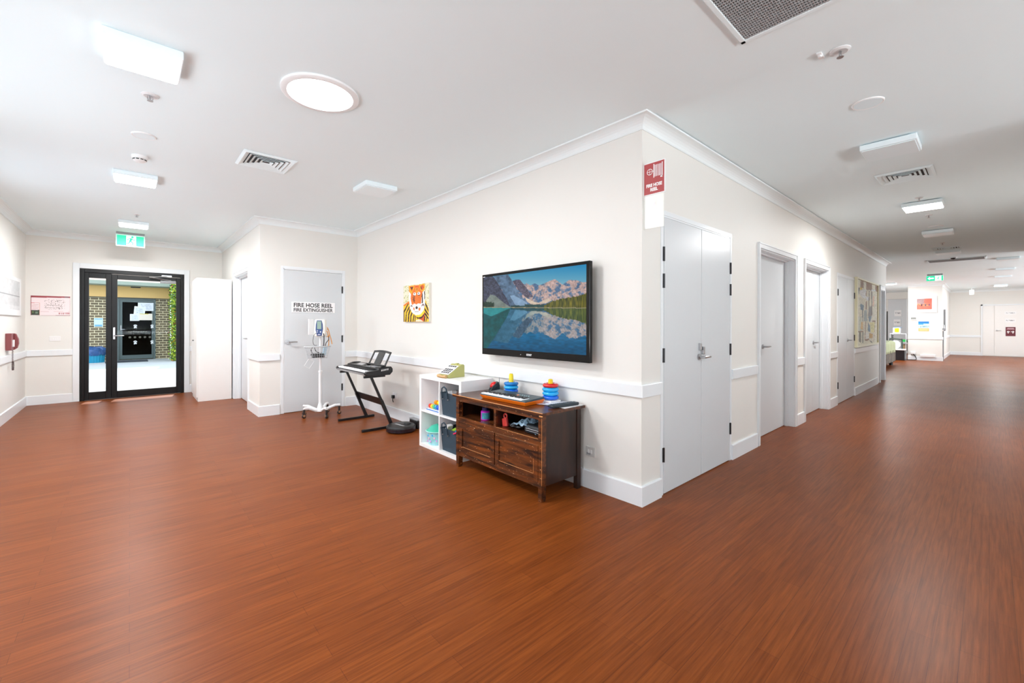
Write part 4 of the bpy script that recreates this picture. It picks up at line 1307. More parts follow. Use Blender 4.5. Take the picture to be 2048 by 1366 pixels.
# ------------------------------------------------------------------ piano keyboard on stand
ks = thing('keyboard_stand', 'black metal Z frame stand holding the electronic piano', 'stand', (2.25, 5.25, 0))
for yy in (5.64, 4.88):
    MB().tube([(2.02, yy, .016), (2.50, yy + .0, .016)], .020, 4, box=True).build('foot_bar', BLACKM, ks)
    MB().lathe([(.017, -.012), (.017, .02)], (2.03, yy, .016), 12, 'X').lathe([(.017, -.02), (.017, .012)], (2.49, yy, .016), 12, 'X').build('rubber_foot', BLACKP, ks)
    MB().tube([(2.395, yy, .02), (2.255, yy, .35)], .024, 4, box=True).tube([(2.255, yy, .35), (2.13, yy, .635)], .018, 4, box=True).build('slanted_post', BLACKM, ks)
    MB().tube([(2.04, yy, .645), (2.30, yy, .645)], .019, 4, box=True).build('support_arm', BLACKM, ks)
MB().add([(2.30, 4.88, .275), (2.30, 5.64, .275), (2.262, 5.64, .365), (2.262, 4.88, .365), (2.306, 4.88, .278), (2.306, 5.64, .278), (2.268, 5.64, .368), (2.268, 4.88, .368)],
         [(0, 1, 2, 3), (7, 6, 5, 4), (0, 4, 5, 1), (1, 5, 6, 2), (2, 6, 7, 3), (3, 7, 4, 0)]).build('cross_brace', BLACKM, ks)
kb = thing('electronic_piano', 'black electronic piano keyboard with raised music rest on its stand', 'keyboard', (2.18, 5.24, .664))
ya, yb = 4.76, 5.72
prof = [(2.025, .672), (2.10, .664), (2.31, .664), (2.345, .70), (2.345, .735), (2.325, .762), (2.24, .764), (2.17, .742), (2.165, .728), (2.03, .716), (2.012, .700)]
m = MB().prism(prof, 'Y', ya, ya + .055).prism(prof, 'Y', yb - .055, yb)
m.prism([(2.03, .668), (2.30, .664), (2.345, .70), (2.345, .735), (2.325, .758), (2.165, .742), (2.165, .708), (2.03, .700)], 'Y', ya + .055, yb - .055)
m.build('body', mat('piano_black', (20, 20, 22), .3, var=.08), kb, .004)
MB().box(2.014, 2.030, ya + .055, yb - .055, .672, .694).build('front_strip', mat('silver_strip', (170, 170, 172), .25, metal=.8, var=.05), kb)
m = MB()
nk = 36; a0 = ya + .058; dk = (yb - ya - .116) / nk
for k in range(nk): bx(2.026, 2.165, a0 + k * dk + .0006, a0 + (k + 1) * dk - .0006, .704, .7215).build('white_key', IVORY, kb, .0008)
for k in range(nk - 1):
    if k % 7 in (0, 1, 3, 4, 5): bx(2.078, 2.165, a0 + (k + 1) * dk - .006, a0 + (k + 1) * dk + .006, .7215, .733).build('black_key', BLACKP, kb)
Mq = Matrix.Translation((2.20, 0, .7535)) @ Matrix.Rotation(-math.atan2(.022, .07), 4, 'Y')
for q in ((-.02, .035, 5.28, 5.45), (-.02, .03, 4.90, 5.02), (-.022, .0, 5.04, 5.16)):
    MB().xf(Mq).box(*q, -.001, .003).build('silver_panel', mat('panel_silver', (190, 190, 194), .3, metal=.5, var=.1), kb)
m = MB().xf(Matrix.Translation((2.20, 0, .7540)) @ Matrix.Rotation(-math.atan2(.022, .07), 4, 'Y'))
m.box(-.01, .03, 5.10, 5.24, 0, .003); m.build('display', BLACKP, kb)
m = MB()
for k in range(6): m.box(2.20 + k * .016, 2.208 + k * .016, ya - .001, ya + .002, .713 + .002 * k, .732 + .002 * k)
m.build('side_marking', WHITEINK, kb)
# music rest
rest = MB().xf(Matrix.Translation((2.235, 0, .766)) @ Matrix.Rotation(math.radians(26), 4, 'Y'))
Y2, Y3, hh = 4.70 + .03, 5.20, .185
rest.box(-.006, .006, 4.735, 5.205, -.004, .018)
arc = [(4.735 + .47 * k / 10, hh - .026 + .014 * math.sin(PI * k / 10)) for k in range(11)]
top = [(y_ * 1 + 0, z_ + .026) for y_, z_ in arc]
rest.prism(arc + top[::-1], 'X', -.004, .004)
rest.box(-.004, .004, 4.735, 4.765, 0, hh).box(-.004, .004, 5.175, 5.205, 0, hh).box(-.004, .004, 4.885, 5.055, 0, hh)
rest.box(-.03, .004, 4.72, 5.22, -.004, .004)
rest.build('music_rest', mat('rest_black', (34, 34, 34), .5, var=.1), kb)
m = MB().xf(Matrix.Translation((2.235, 0, .766)) @ Matrix.Rotation(math.radians(26), 4, 'Y'))


# ------------------------------------------------------------------ robot vacuum
t = thing('robot_vacuum', 'round black robot vacuum on the floor beside the white shelf', 'robot vacuum', (2.40, 4.655, 0))
c = (2.40, 4.655, 0)
MB().lathe([(.150, .008), (.168, .02), (.170, .062), (.164, .074), (.150, .080), (0, .082)], c, 44).build('body', mat('vacuum_black', (26, 25, 26), .35, var=.08), t)
MB().lathe([(.172, .014), (.1725, .050)], c, 44).build('bumper', mat('bumper_dark', (34, 26, 34), .15, var=.1), t)
MB().cyl((c[0] + .06, c[1] - .04, .080), .042, .018, 28, r2=.038).build('sensor_turret', BLACKP, t)
m = MB().xf(Matrix.Translation((c[0] - .035, c[1] - .03, .0825)) @ Matrix.Rotation(math.radians(8), 4, 'Z')); m.box(-.012, .012, -.085, .085, 0, .0015); m.build('silver_plate', GREYP, t)
t = thing('charging_dock', 'grey topped charging dock against the wall behind the robot vacuum', 'dock', (2.61, 4.72, 0))
MB().box(2.585, 2.645, 4.60, 4.80, 0, .095).build('housing', BLACKP, t, .008)
MB().box(2.583, 2.646, 4.598, 4.802, .0955, .108).build('top_cap', GREYP, t, .004)

# outlets and switches
def plate(name, M, w, h, label, cat, rockers=0, plug=False, mt=None):
    t = thing(name, label, cat, tuple(M.translation))
    m = MB().xf(M); m.box(-w / 2, w / 2, -h / 2, h / 2, 0, .008); m.build('face_plate', mt or WHITEP, t, .002)
    m = MB().xf(M)
    for k in range(rockers):
        x_ = (k - (rockers - 1) / 2) * .024
        m.box(x_ - .007, x_ + .007, -.014, .014, .008, .012)
    if rockers: m.build('rocker_switch', WHITEP, t, .001)
    return t
t = plate('power_outlet', fX(XW, 5.34, .303), .125, .078, 'white wall outlet with a black plug behind the piano stand', 'outlet')
m = MB().xf(fX(XW, 5.355, .29)); m.box(-.02, .02, -.022, .02, .008, .04); m.tube([(0, -.02, .03), (.002, -.05, .03), (.0, -.075, .02)], .006, 8)
tag(m.build('power_plug', BLACKP, None, .004), 'black plug pushed into the outlet behind the piano stand', 'plug')
t = plate('power_outlet', fX(XW, 2.062, .285), .085, .073, 'grey wall outlet beside the right end of the sideboard', 'outlet', 2, mt=mat('outlet_grey', (200, 200, 198), .4, var=.02))
m = MB().xf(fX(XW, 2.075, .268)); m.box(-.018, .018, -.008, .008, .008, .01); m.build('socket_slots', GREYP, t)
plate('light_switch', fX(XH, 6.94, 1.00), .07, .115, 'narrow white light switch on the hall wall before the corner', 'switch', 1)
plate('light_switch', fY(-.885, YE, 1.025), .125, .078, 'wide white switch plate beneath the pink evacuation plan', 'switch', 3)
plate('wall_vent_plate', fX(XW, 4.12, .745), .16, .07, 'pale wall plate just behind the white shelf top', 'plate', 0)

# ------------------------------------------------------------------ vital signs monitor trolley
vt = thing('monitor_trolley', 'white wheeled medical trolley pole with wire basket by the alcove door', 'trolley', (1.955, 6.13, 0))
cx, cy = 1.95, 6.13
WM = mat('white_enamel', (234, 235, 236), .35, var=.01)
MB().lathe([(.050, .07), (.052, .085), (.036, .13), (.026, .17), (.022, .185)], (cx, cy, 0), 24).build('base_cone', WM, vt)
MB().lathe([(.021, .18), (.021, .60), (.026, .602), (.026, .625), (.016, .63), (.014, 1.09)], (cx, cy, 0), 20).build('pole', WM, vt)
ends = [(1.738, 6.12), (1.965, 5.925), (2.195, 6.10), (2.11, 6.32), (1.80, 6.33)]
for (ex, ey) in ends:
    d = Vector((ex - cx, ey - cy, 0)); L = d.length; d.normalize()
    pts = [(cx, cy, .082), (cx + d.x * L * .28, cy + d.y * L * .28, .085), (cx + d.x * L * .55, cy + d.y * L * .55, .112), (cx + d.x * L * .78, cy + d.y * L * .78, .132), (cx + d.x * L * 1.04, cy + d.y * L * 1.04, .130)]
    MB().tube(pts, [.026, .023, .020, .019, .017], 10).build('base_leg', WM, vt)
    w = MB()
    w.box(ex - .012, ex + .012, ey - .012, ey + .012, .055, .115)
    w.lathe([(.022, -.016), (.026, -.010), (.026, .010), (.022, .016)], (ex, ey, .028), 18, 'X' if abs(d.x) < .6 else 'Y')
    cst = w.build('caster', mat('caster_dark', (44, 36, 34), .4, var=.2), vt, .002)
    MB().lathe([(.015, -.018), (.015, .018)], (ex, ey, .036), 12, 'X' if abs(d.x) < .6 else 'Y').build('caster_cap', mat('caster_tan', (170, 130, 96), .4, metal=.3, var=.1), cst)
# basket of wire
m = MB()
def rring(z, a, b, n=28): return [(cx - .055 + a * math.cos(2 * PI * k / n) * 1.0 + 0, cy - .06 + b * math.sin(2 * PI * k / n), z) for k in range(n)]
WIRE = mat('shade_grey_wire', (196, 200, 203), .4, var=.02)  # grey shading is put into the wire's colour
m.tube(rring(.962, .165, .105), .0085, 8, closed=True)
for z, s in ((.93, .95), (.90, .90), (.87, .85), (.84, .80), (.805, .74)): m.tube(rring(z, .165 * s, .105 * s), .002, 5, closed=True)
for k in range(28):
    a = 2 * PI * k / 28
    m.tube([(cx - .055 + .165 * math.cos(a), cy - .06 + .105 * math.sin(a), .962), (cx - .055 + .165 * .74 * math.cos(a), cy - .06 + .105 * .74 * math.sin(a), .805)], .0018, 5)
for k in range(-4, 5): m.tube([(cx - .055 + k * .027, cy - .06 - .07, .805), (cx - .055 + k * .027, cy - .06 + .07, .805)], .0018, 5)
m.build('wire_basket', WIRE, vt)
Mv = Matrix.Translation((1.925, 6.06, 1.215)) @ Matrix.Rotation(math.radians(-34), 4, 'Z')
mon = thing('vital_signs_monitor', 'white medical monitor with blue face on top of the trolley pole', 'monitor', (1.925, 6.06, 1.10))
m = MB().xf(Mv); m.prism([(-.072, -.10), (-.060, .105), (-.045, .115), (.06, .115), (.072, .10), (.072, -.105), (.06, -.115), (-.055, -.115)], 'Y', -.04, .045)
m.build('casing', mat('monitor_ivory', (232, 230, 222), .4, var=.01), mon, .008)
m = MB().xf(Mv); m.prism([(-.030, .100), (.030, .100), (.044, .05), (.048, -.02), (.032, -.108), (-.028, -.108), (-.046, -.03), (-.042, .05)], 'Y', -.046, -.039)
m.build('blue_fascia', mat('fascia_blue', (24, 58, 116), .3, var=.03), mon, .002)
m = MB().xf(Mv); m.box(-.026, .028, -.048, -.045, -.016, .090); m.build('lcd_screen', mat('lcd_green_grey', (128, 152, 138), .3, var=.03), mon)
m = MB().xf(Mv); m.lathe([(.008, -.049), (.008, -.045)], (.018, 0, -.055), 12, 'Y'); m.box(-.030, -.016, -.048, -.045, -.04, -.034).box(-.030, -.016, -.048, -.045, -.06, -.054).box(-.015, .015, -.048, -.0455, -.095, -.088)
m.build('buttons', WHITEINK, mon)
MB().box(cx - .05, cx + .03, cy - .09, cy + .02, 1.088, 1.098).build('mounting_plate', WM, vt)
# probe holder
t = thing('probe_cover_box', 'flat pale box clipped at the left of the medical monitor', 'box', (1.80, 6.12, 1.12))
MB().box(1.795, 1.86, 6.11, 6.15, 1.12, 1.335).build('box_body', mat('pale_grey_box', (218, 219, 220), .4, var=.01), t, .003)
def cable(name, label, pts, r, m_):
    tag(MB().tube(pts, r, 8).build(name, m_, None), label, 'cable')
def smooth(pts, n=5):
    P = [Vector(p) for p in pts]; out = []
    for i in range(len(P) - 1):
        p0 = P[max(i - 1, 0)]; p1 = P[i]; p2 = P[i + 1]; p3 = P[min(i + 2, len(P) - 1)]
        for k in range(n):
            t_ = k / n
            out.append(.5 * ((2 * p1) + (-p0 + p2) * t_ + (2 * p0 - 5 * p1 + 4 * p2 - p3) * t_ ** 2 + (-p0 + 3 * p1 - 3 * p2 + p3) * t_ ** 3))
    out.append(P[-1]); return out
OC = mat('orange_cable', (226, 150, 40), .4, var=.05)
cable('orange_cable', 'longer orange tube looping from the monitor into the basket', smooth([(1.985, 6.05, 1.20), (2.03, 6.06, 1.19), (2.05, 6.06, 1.12), (2.07, 6.06, 1.05), (2.075, 6.04, .99)]), .0055, OC)
cable('orange_cable', 'inner orange tube hanging from the monitor into the basket', smooth([(1.985, 6.05, 1.19), (2.015, 6.05, 1.16), (2.028, 6.05, 1.10), (2.03, 6.03, 1.04), (2.025, 6.03, .95)]), .0055, OC)
cable('orange_cable', 'outermost orange tube arching over the right of the monitor', smooth([(1.98, 6.06, 1.21), (2.02, 6.07, 1.22), (2.045, 6.07, 1.16), (2.04, 6.05, 1.11), (2.00, 6.04, 1.09)]), .0045, OC)
cable('black_cable', 'black hose running down the front of the trolley pole', smooth([(1.945, 5.99, 1.14), (1.95, 5.985, 1.10), (1.955, 6.0, 1.03), (1.955, 6.02, .95)]), .0055, BLACKP)
cable('black_cable', 'thin black cable curving right of the pole into the basket', smooth([(2.03, 6.03, 1.10), (2.02, 6.02, 1.05), (1.99, 6.02, 1.01), (1.98, 6.03, .95)]), .0045, BLACKP)
cable('black_cable', 'thin black cable looping left below the monitor', smooth([(1.87, 6.03, 1.145), (1.835, 6.02, 1.12), (1.82, 6.02, 1.04), (1.835, 6.02, .985), (1.87, 6.02, .98)]), .003, BLACKP)
t = thing('cuff_tubing', 'coiled black blood pressure cuff tubing in the wire basket', 'tubing', (1.88, 6.07, .81))
MB().tube([(1.815 + .16 * k / 90, 6.055 + .028 * math.cos(k * .7), .842 + .028 * math.sin(k * .7)) for k in range(91)], .006, 6).build('coil', BLACKP, t)
MB().tube(smooth([(1.82, 6.03, .87), (1.80, 6.03, .92), (1.83, 6.02, .96), (1.86, 6.02, .90), (1.90, 6.03, .88)]), .005, 6).build('lead', BLACKP, t)
t = thing('patient_cuff', 'pale blue cuff lying in the right of the wire basket', 'cuff', (1.99, 6.07, .85))
m = MB().xf(Matrix.Translation((1.985, 6.06, .905)) @ Matrix.Rotation(.15, 4, 'Y')); m.box(-.022, .022, -.02, .02, -.06, .05); m.build('cuff_fabric', mat('pale_blue_cloth', (176, 204, 220), .7, var=.06, scale=50), t, .006)
t = thing('card_holder', 'empty clear wire card holder hanging below left of the basket', 'holder', (1.78, 6.05, .66))
m = MB().xf(Matrix.Translation((1.782, 6.05, .740)) @ Matrix.Rotation(math.radians(33), 4, 'Y'))
m.tube([(-.038, 0, -.055), (.038, 0, -.055), (.038, 0, .055), (-.038, 0, .055)], .003, 6, closed=True).tube([(0, 0, .055), (.005, .01, .09)], .002, 5)
m.build('wire_frame', mat('clear_white', (240, 241, 242), .3, var=.01), t)

# ------------------------------------------------------------------ hall wall items
t = thing('wall_telephone', 'maroon wall telephone with hanging coiled cord on the left wall', 'telephone', (XL, 8.62, .92))
MAR = mat('maroon_plastic', (132, 66, 68), .4, var=.03)
MB().box(XL, XL + .055, 8.46, 8.66, .915, 1.135).build('body', MAR, t, .006)
MB().prism([(XL + .055, 1.135), (XL + .075, 1.125), (XL + .095, 1.06), (XL + .098, 1.0), (XL + .085, .94), (XL + .055, .915)], 'Y', 8.60, 8.655).build('handset', MAR, t, .004)
MB().box(XL + .055, XL + .066, 8.50, 8.58, .96, 1.05).build('keypad', WHITEP, t)
pts = []
for k in range(150):
    a = k / 149
    if a < .25: p = (XL + .04, 8.64, .915 - .16 * a / .25)
    else:
        b = (a - .25) / .75 * 2 * PI
        p = (XL + .04 + .0, 8.66 + .045 * math.sin(b), .70 + .055 * math.cos(b))
    pts.append((p[0] + .007 * math.cos(k * 1.3), p[1] + .007 * math.sin(k * 1.3), p[2]))
MB().tube(pts, .003, 5).build('coiled_cord', mat('cord_brown', (70, 46, 44), .5, var=.1), t)

t = thing('evacuation_plan', 'pink bordered evacuation plan poster on the end wall', 'poster', (-.93, YE, 1.54))
MB().box(-1.145, -.718, YE - .006, YE, 1.388, 1.70).build('backing', WHITEP, t)
LQ = [(385, 322), (868, 330), (868, 568), (385, 560)]
pnk = (240, 226, 228)
def planmarks(px, py, c):
    r = (px > 550) & (px < 800) & (py > 370) & (py < 490) & (vnoise(px, py, 1 / 7, 14) > .72); c[r] = (150, 140, 138)
    r = (px > 550) & (px < 740) & (np.abs(np.sin(py / 9.0)) > .96) & (py > 420) & (py < 480); c[r] = (180, 170, 168)
    r = (px > 720) & (px < 860) & (py > 528) & (py < 550) & (np.abs(((px - 720) % 24) - 12) < 6); c[r] = (170, 90, 96)
    r = (px > 395) & (px < 480) & (py > 420) & (py < 490) & (np.sin(py / 2.2) > .5); c[r] = (216, 180, 184)
    return c
picture('printed_plan', fY(-.9315, YE - .0068, 1.544), .425, .308, 110, 80, layers((150, 60, 66), [
    (pnk, rc(390, 346, 864, 562)), ((214, 120, 120), rc(390, 408, 492, 412)), ((214, 150, 120), rc(489, 410, 493, 560)), ((60, 70, 58), rc(390, 496, 489, 556)), ((96, 120, 70), rc(402, 512, 424, 528)), ((110, 130, 110), rc(440, 514, 470, 538)),
    ((200, 160, 164), rc(500, 514, 860, 516)), planmarks, ((120, 104, 110), rc(800, 334, 852, 344))]), paint_mat('paint'), t, LQ)
t = thing('framed_print', 'wide white framed grey picture on the left wall at the photo edge', 'picture', (XL, 8.6, 1.38))
MB().box(XL, XL + .02, 7.6, 9.39, 1.375, 1.905).build('frame', WHITEP, t, .003)
def greyp(px, py):
    c = np.empty(px.shape + (3,)); n = fbm(px * 3, py * 2, 6, 3); c[:] = 214; c -= (n[..., None] * 30)
    c[np.abs(py - .52) < .012] = (120, 120, 122); c[py > .86] += 14
    return c
picture('print', fXp(XL + .0208, 8.47, 1.655), 1.58, .40, 90, 40, greyp, paint_mat('paint'), t)

# tall cabinet
t = thing('tall_cabinet', 'tall plain white cupboard in front of the hall side door', 'cupboard', (1.045, 8.94, 0))
CAB = mat('cabinet_white', (236, 234, 231), .45, var=.01)
MB().box(.822, 1.284, 8.55, 9.33, 0, 2.012).build('carcass', CAB, t, .003)
for a, b in ((8.556, 8.938), (8.942, 9.324)): MB().box(.804, .821, a, b, .07, 2.008).build('cupboard_door', CAB, t, .002)
MB().lathe([(.010, 0), (.006, -.012), (.012, -.02), (.0, -.024)], (.804, 8.965, .985), 12, 'X').build('knob', BLACKP, t)

# ------------------------------------------------------------------ noticeboard
t = thing('noticeboard', 'tall glazed noticeboard full of hanging cards beside the corridor double door', 'noticeboard', (10.8, YW, .86))
NB = mat('board_frame', (226, 222, 190), .4, var=.03)
bx(9.70, 11.93, YW - .022, YW - .002, .862, 2.13).build('backing_board', NB, t)
MB().box(9.70, 9.76, YW - .045, YW - .022, .862, 2.13).box(11.87, 11.93, YW - .045, YW - .022, .862, 2.13).box(9.76, 11.87, YW - .045, YW - .022, .862, .90).box(9.76, 11.87, YW - .045, YW - .022, 2.10, 2.13).build('frame', NB, t)
PQ = [(105, 85), (410, 200), (465, 1225), (85, 1280)]
CR, CR2, BRN, BL, GD, DG = (230, 226, 204), (214, 218, 200), (150, 110, 76), (92, 124, 146), (206, 158, 40), (110, 116, 100)
def bn(px, py, c): return c * (.9 + .2 * vnoise(px, py, 1 / 12, 7)[..., None])
lst = [(BRN, [(160, 110), (205, 125), (205, 225), (160, 215)]), (BRN, [(245, 140), (330, 175), (330, 265), (245, 250)]), (BRN, [(380, 195), (412, 205), (412, 285), (380, 280)]),
       ((222, 190, 60), rc(150, 215, 185, 245)), ((90, 84, 70), [(112, 210), (150, 215), (118, 370), (108, 360)]),
       ((236, 240, 240), [(150, 260), (240, 240), (240, 390), (200, 380), (145, 320)]), ((236, 240, 240), [(245, 350), (290, 370), (290, 420), (250, 420)]), ((236, 240, 240), rc(325, 255, 385, 275)),
       (BL, [(150, 470), (212, 490), (205, 580), (160, 575)]), (BRN, rc(242, 430, 258, 570)), (BRN, rc(240, 270, 250, 345)), ((90, 74, 66), rc(285, 270, 298, 520)), ((96, 64, 50), [(322, 275), (338, 280), (352, 670), (330, 690), (334, 520)]),
       ((130, 124, 120), [(290, 520), (335, 520), (335, 700), (300, 770), (285, 700)]), (BL, [(290, 700), (345, 690), (320, 800), (300, 780)]), ((170, 184, 180), [(215, 590), (260, 570), (270, 780), (210, 780)]),
       ((70, 84, 90), [(185, 570), (200, 570), (200, 780), (188, 790)]), (CR2, rc(115, 690, 175, 980)), ((226, 190, 120), [(170, 780), (200, 800), (200, 950), (160, 930)]),
       (BRN, rc(100, 975, 205, 992)), (BL, [(285, 810), (320, 870), (330, 990), (300, 990), (285, 960)]), (BRN, rc(355, 775, 410, 800)), ((230, 222, 150), [(320, 810), (400, 800), (395, 1010), (340, 1010)]),
       (GD, rc(312, 1030, 375, 1125)), ((240, 240, 230), rc(250, 1000, 305, 1150)), (BRN, [(245, 1150), (305, 1135), (315, 1170), (245, 1185)]), ((120, 120, 100), [(130, 1000), (165, 985), (165, 1220), (130, 1200)]),
       ((96, 112, 100), rc(190, 990, 205, 1230)), (BRN, rc(237, 780, 246, 1180)), ((150, 120, 90), rc(400, 790, 406, 1230)), ((100, 90, 70), [(320, 1170), (360, 1200), (385, 1235), (350, 1225)]),
       ((240, 196, 170), rc(350, 350, 372, 520)), bn]
picture('pinned_papers', fY(10.815, YW - .0235, 1.50), 2.11, 1.20, 80, 110, layers(CR, lst), paint_mat('paint'), t, PQ)

# ------------------------------------------------------------------ far lounge
# open door leaf and grey bumper beside the pillar
tag(MB().box(21.46, 21.50, 1.085, 1.145, .02, 1.06).build('corner_guard', mat('guard_grey', (140, 141, 143), .5, var=.03)), 'grey corner guard strip on the right edge of the far pillar', 'corner guard')
tag(MB().box(22.6, 22.7, 1.10, 1.145, 1.05, 1.85).build('door_push_rail', mat('guard_grey', (140, 141, 143))), 'dark vertical strip on the side wall behind the far pillar', 'strip')
t = thing('hand_sanitiser', 'small grey dispenser at the right edge of the far pillar', 'dispenser', (21.4, 1.08, 1.08))
MB().box(21.30, 21.44, 1.03, 1.11, 1.09, 1.16).build('body', GREYP, t, .006)
MB().tube([(21.37, 1.07, 1.16), (21.36, 1.08, 1.28)], .02, 8).build('pump', STEEL, t)
PX = 21.3
t = thing('framed_picture', 'white framed red sunset picture on the far pillar', 'picture', (PX, 1.555, 1.71))
MB().box(PX - .03, PX, 1.25, 1.86, 1.715, 2.31).build('frame', WHITEP, t, .004)
def sunset(px, py):
    n = fbm(px, py, 5, 2)[..., None]
    c = np.empty(px.shape + (3,)); c[:] = (214, 110, 92)
    c[(px < .52) & (py < .55)] = (168, 136, 136)
    c[((px - .75) / .28) ** 2 + ((py - .25) / .26) ** 2 < 1] = (236, 110, 92)
    c[(py > .45) & (py < .7) & (vnoise(px, py, 9, 3) > .6)] = (240, 160, 110)
    c[(py > .5) & (py < .68) & (np.abs(px - .32) < .05)] = (90, 50, 60)
    c[(py > .5) & (py < .68) & (np.abs(px - .58) < .05)] = (96, 84, 96)
    c[(py > .5) & (py < .66) & (np.abs(px - .82) < .05)] = (130, 90, 110)
    return c * (.88 + .24 * n)
picture('print', fX(PX - .031, 1.57, 2.025), .39, .385, 50, 40, sunset, paint_mat('paint'), t)
t = thing('thermostat', 'small white thermostat with grey display on the far pillar', 'thermostat', (PX, 1.84, 1.45))
MB().box(PX - .03, PX, 1.755, 1.935, 1.448, 1.57).build('case', WHITEP, t, .004)
MB().box(PX - .032, PX - .0295, 1.785, 1.925, 1.475, 1.545).build('display', mat('display_grey', (132, 134, 130), .3, var=.02), t)
def poster(px, py):
    c = np.empty(px.shape + (3,)); c[:] = (196, 226, 232)
    n = vnoise(px, py, 22, 5)
    c[py < .17] = (36, 120, 190)
    c[(py > .17) & (py < .24 + .1 * (px < .5))] = (60, 150, 206)
    c[(py > .45) & (py < .6) & (n > .62)] = (40, 90, 130)
    c[(py > .30) & (py < .7) & (n > .75)] = (150, 200, 206)
    c[py > .70] = (236, 186, 120)
    c[(py > .82) & (py < .87) & (px > .1) & (px < .9)] = (250, 220, 180)
    return c
t = thing('information_poster', 'blue and sand coloured poster on the far pillar', 'poster', (PX, 1.59, 1.04))
bx(PX - .006, PX, 1.448, 1.732, 1.04, 1.403).build('backing', PAPER, t)
picture('print', fX(PX - .0068, 1.59, 1.2215), .28, .355, 40, 44, poster, paint_mat('paint'), t)
t = plate('light_switch', fX(PX, 1.85, .985), .10, .05, 'small white switch plate low on the far pillar', 'switch', 2)
tag(MB().box(PX - .06, PX, 1.285, 1.675, .125, .21).build('cable_box', WHITEP, None, .006), 'long white cable box at the foot of the far pillar', 'box')
tag(MB().box(PX - .06, PX, 1.80, 1.93, .215, .31).build('power_box', WHITEP, None, .006), 'small white power box low on the far pillar', 'box')
tag(MB().tube(smooth([(PX - .03, 1.86, .215), (PX - .04, 1.80, .13), (PX - .09, 1.78, .02), (PX - .2, 1.90, .012), (PX - .25, 2.02, .012)]), .012, 6).build('power_cable', BLACKP), 'dark power cable trailing from the far pillar onto the floor', 'cable')

# far double door and notices
P9 = lambda u, d, z: (FX + d, u, z)
r9 = thing('door_9', None, None, (FX, -.65, 0), kind='structure')
m = MB().box(FX - .03, FX, .20, .25, 0, 2.12).box(FX - .03, FX, -1.55, -1.50, 0, 2.12).box(FX - .03, FX, -1.55, .25, 2.075, 2.12)
m.build('door_frame', TRIM, r9)
la = bx(FX - .018, FX, -.115, .195, .02, 2.07).build('door_leaf', CAB, r9)
lb = bx(FX - .018, FX, -1.495, -.125, .02, 2.07).build('door_leaf', CAB, r9)
lever(lb, lambda u, d, z: (FX + d, u, z), -.19, 1.05, -.018, side=-1)
t = thing('distancing_notice', 'dark maroon notice with two white arrows on the far double door', 'notice', (FX - .02, -.555, .83))
MAROON = mat('notice_maroon', (104, 34, 46), .5, var=.02)
bx(FX - .026, FX - .019, -.685, -.425, .83, 1.195).build('plate', MAROON, t)
m = MB().xf(fX(FX - .0265, -.555, 1.0))
for sx_ in (-1, 1):
    m.prism([(sx_ * .10, .0), (sx_ * .06, .055), (sx_ * .06, .02), (sx_ * .015, .02), (sx_ * .015, -.005), (sx_ * .05, -.005), (sx_ * .05, -.06), (sx_ * .075, -.06), (sx_ * .075, -.02)][:9], 'Z', 0, .001)
m.build('arrows', WHITEINK, t)
MB().xf(fX(FX - .0265, -.555, 1.12)).box(-.10, .10, -.015, .008, 0, .001).box(-.08, .08, .02, .032, 0, .001).build('heading_bars', mat('pale_pink', (226, 190, 196), .5, var=.02), t)
def papermarks(px, py):
    c = np.empty(px.shape + (3,)); c[:] = 238
    c[(py > .35) & (py < .6) & (vnoise(px, py, 17, 2) > .45) & (px > .1) & (px < .9)] = (150, 150, 154)
    return c
for (y_, z_, w_, h_, lab) in ((-.55, 1.76, .30, .12, 'upper white paper notice on the far double door'), (-.545, 1.46, .28, .16, 'lower white paper notice with small pictures on the far double door')):
    t = thing('paper_notice', lab, 'notice', (FX - .02, y_, z_))
    bx(FX - .024, FX - .019, y_ - w_ / 2, y_ + w_ / 2, z_ - h_ / 2, z_ + h_ / 2).build('sheet', PAPER, t)
    picture('print', fX(FX - .0248, y_, z_), w_ * .95, h_ * .95, 26, 12, papermarks, paint_mat('paint'), t)

# bay: bed, trolley, tub
t = thing('bed', 'low taupe bed base with a pale green blanket in the side bay', 'bed', (17.1, 2.8, 0))
TAU = mat('taupe_fabric', (158, 150, 140), .8, var=.06, scale=30)
MB().box(16.0, 18.2, 2.0, 3.6, .12, .50).build('bed_base', TAU, t, .02)
for k in range(9): bx(16.05 + k * .25, 16.06 + k * .25, 1.985, 2.0, .13, .49).build('fabric_pleat', mat('taupe_dark', (118, 110, 102), .8, var=.05), t)
MB().box(16.05, 18.15, 2.02, 3.58, .50, .74).build('mattress', mat('mattress_grey', (196, 196, 190), .8, var=.04), t, .05)
for x_ in (16.15, 18.05):
    for y_ in (2.1, 3.5): MB().cyl((x_, y_, 0), .05, .12, 14).build('leg', BLACKP, t)
bl = MB(); vs = []; n_ = 16
for i in range(n_ + 1):
    for j in range(13):
        u = i / n_; v = j / 12
        x_ = 16.0 + 2.0 * u; 
        if v < .4: y_, z_ = 1.985 - .012 * math.sin(7 * u * PI), .42 + .36 * v / .4
        else: y_, z_ = 1.99 + .8 * (v - .4) / .6, .775 + .02 * math.sin(9 * u + 5 * v)
        vs.append((x_, y_, z_))
bl.add(vs, [(i * 13 + j, (i + 1) * 13 + j, (i + 1) * 13 + j + 1, i * 13 + j + 1) for i in range(n_) for j in range(12)], True)
o = bl.build('blanket', mat('pale_green_blanket', (190, 198, 160), .9, var=.1, scale=14), None, recalc=False)
sd = o.modifiers.new('thick', 'SOLIDIFY'); sd.thickness = .012
tag(o, 'pale green blanket draped over the low bed in the side bay', 'blanket')

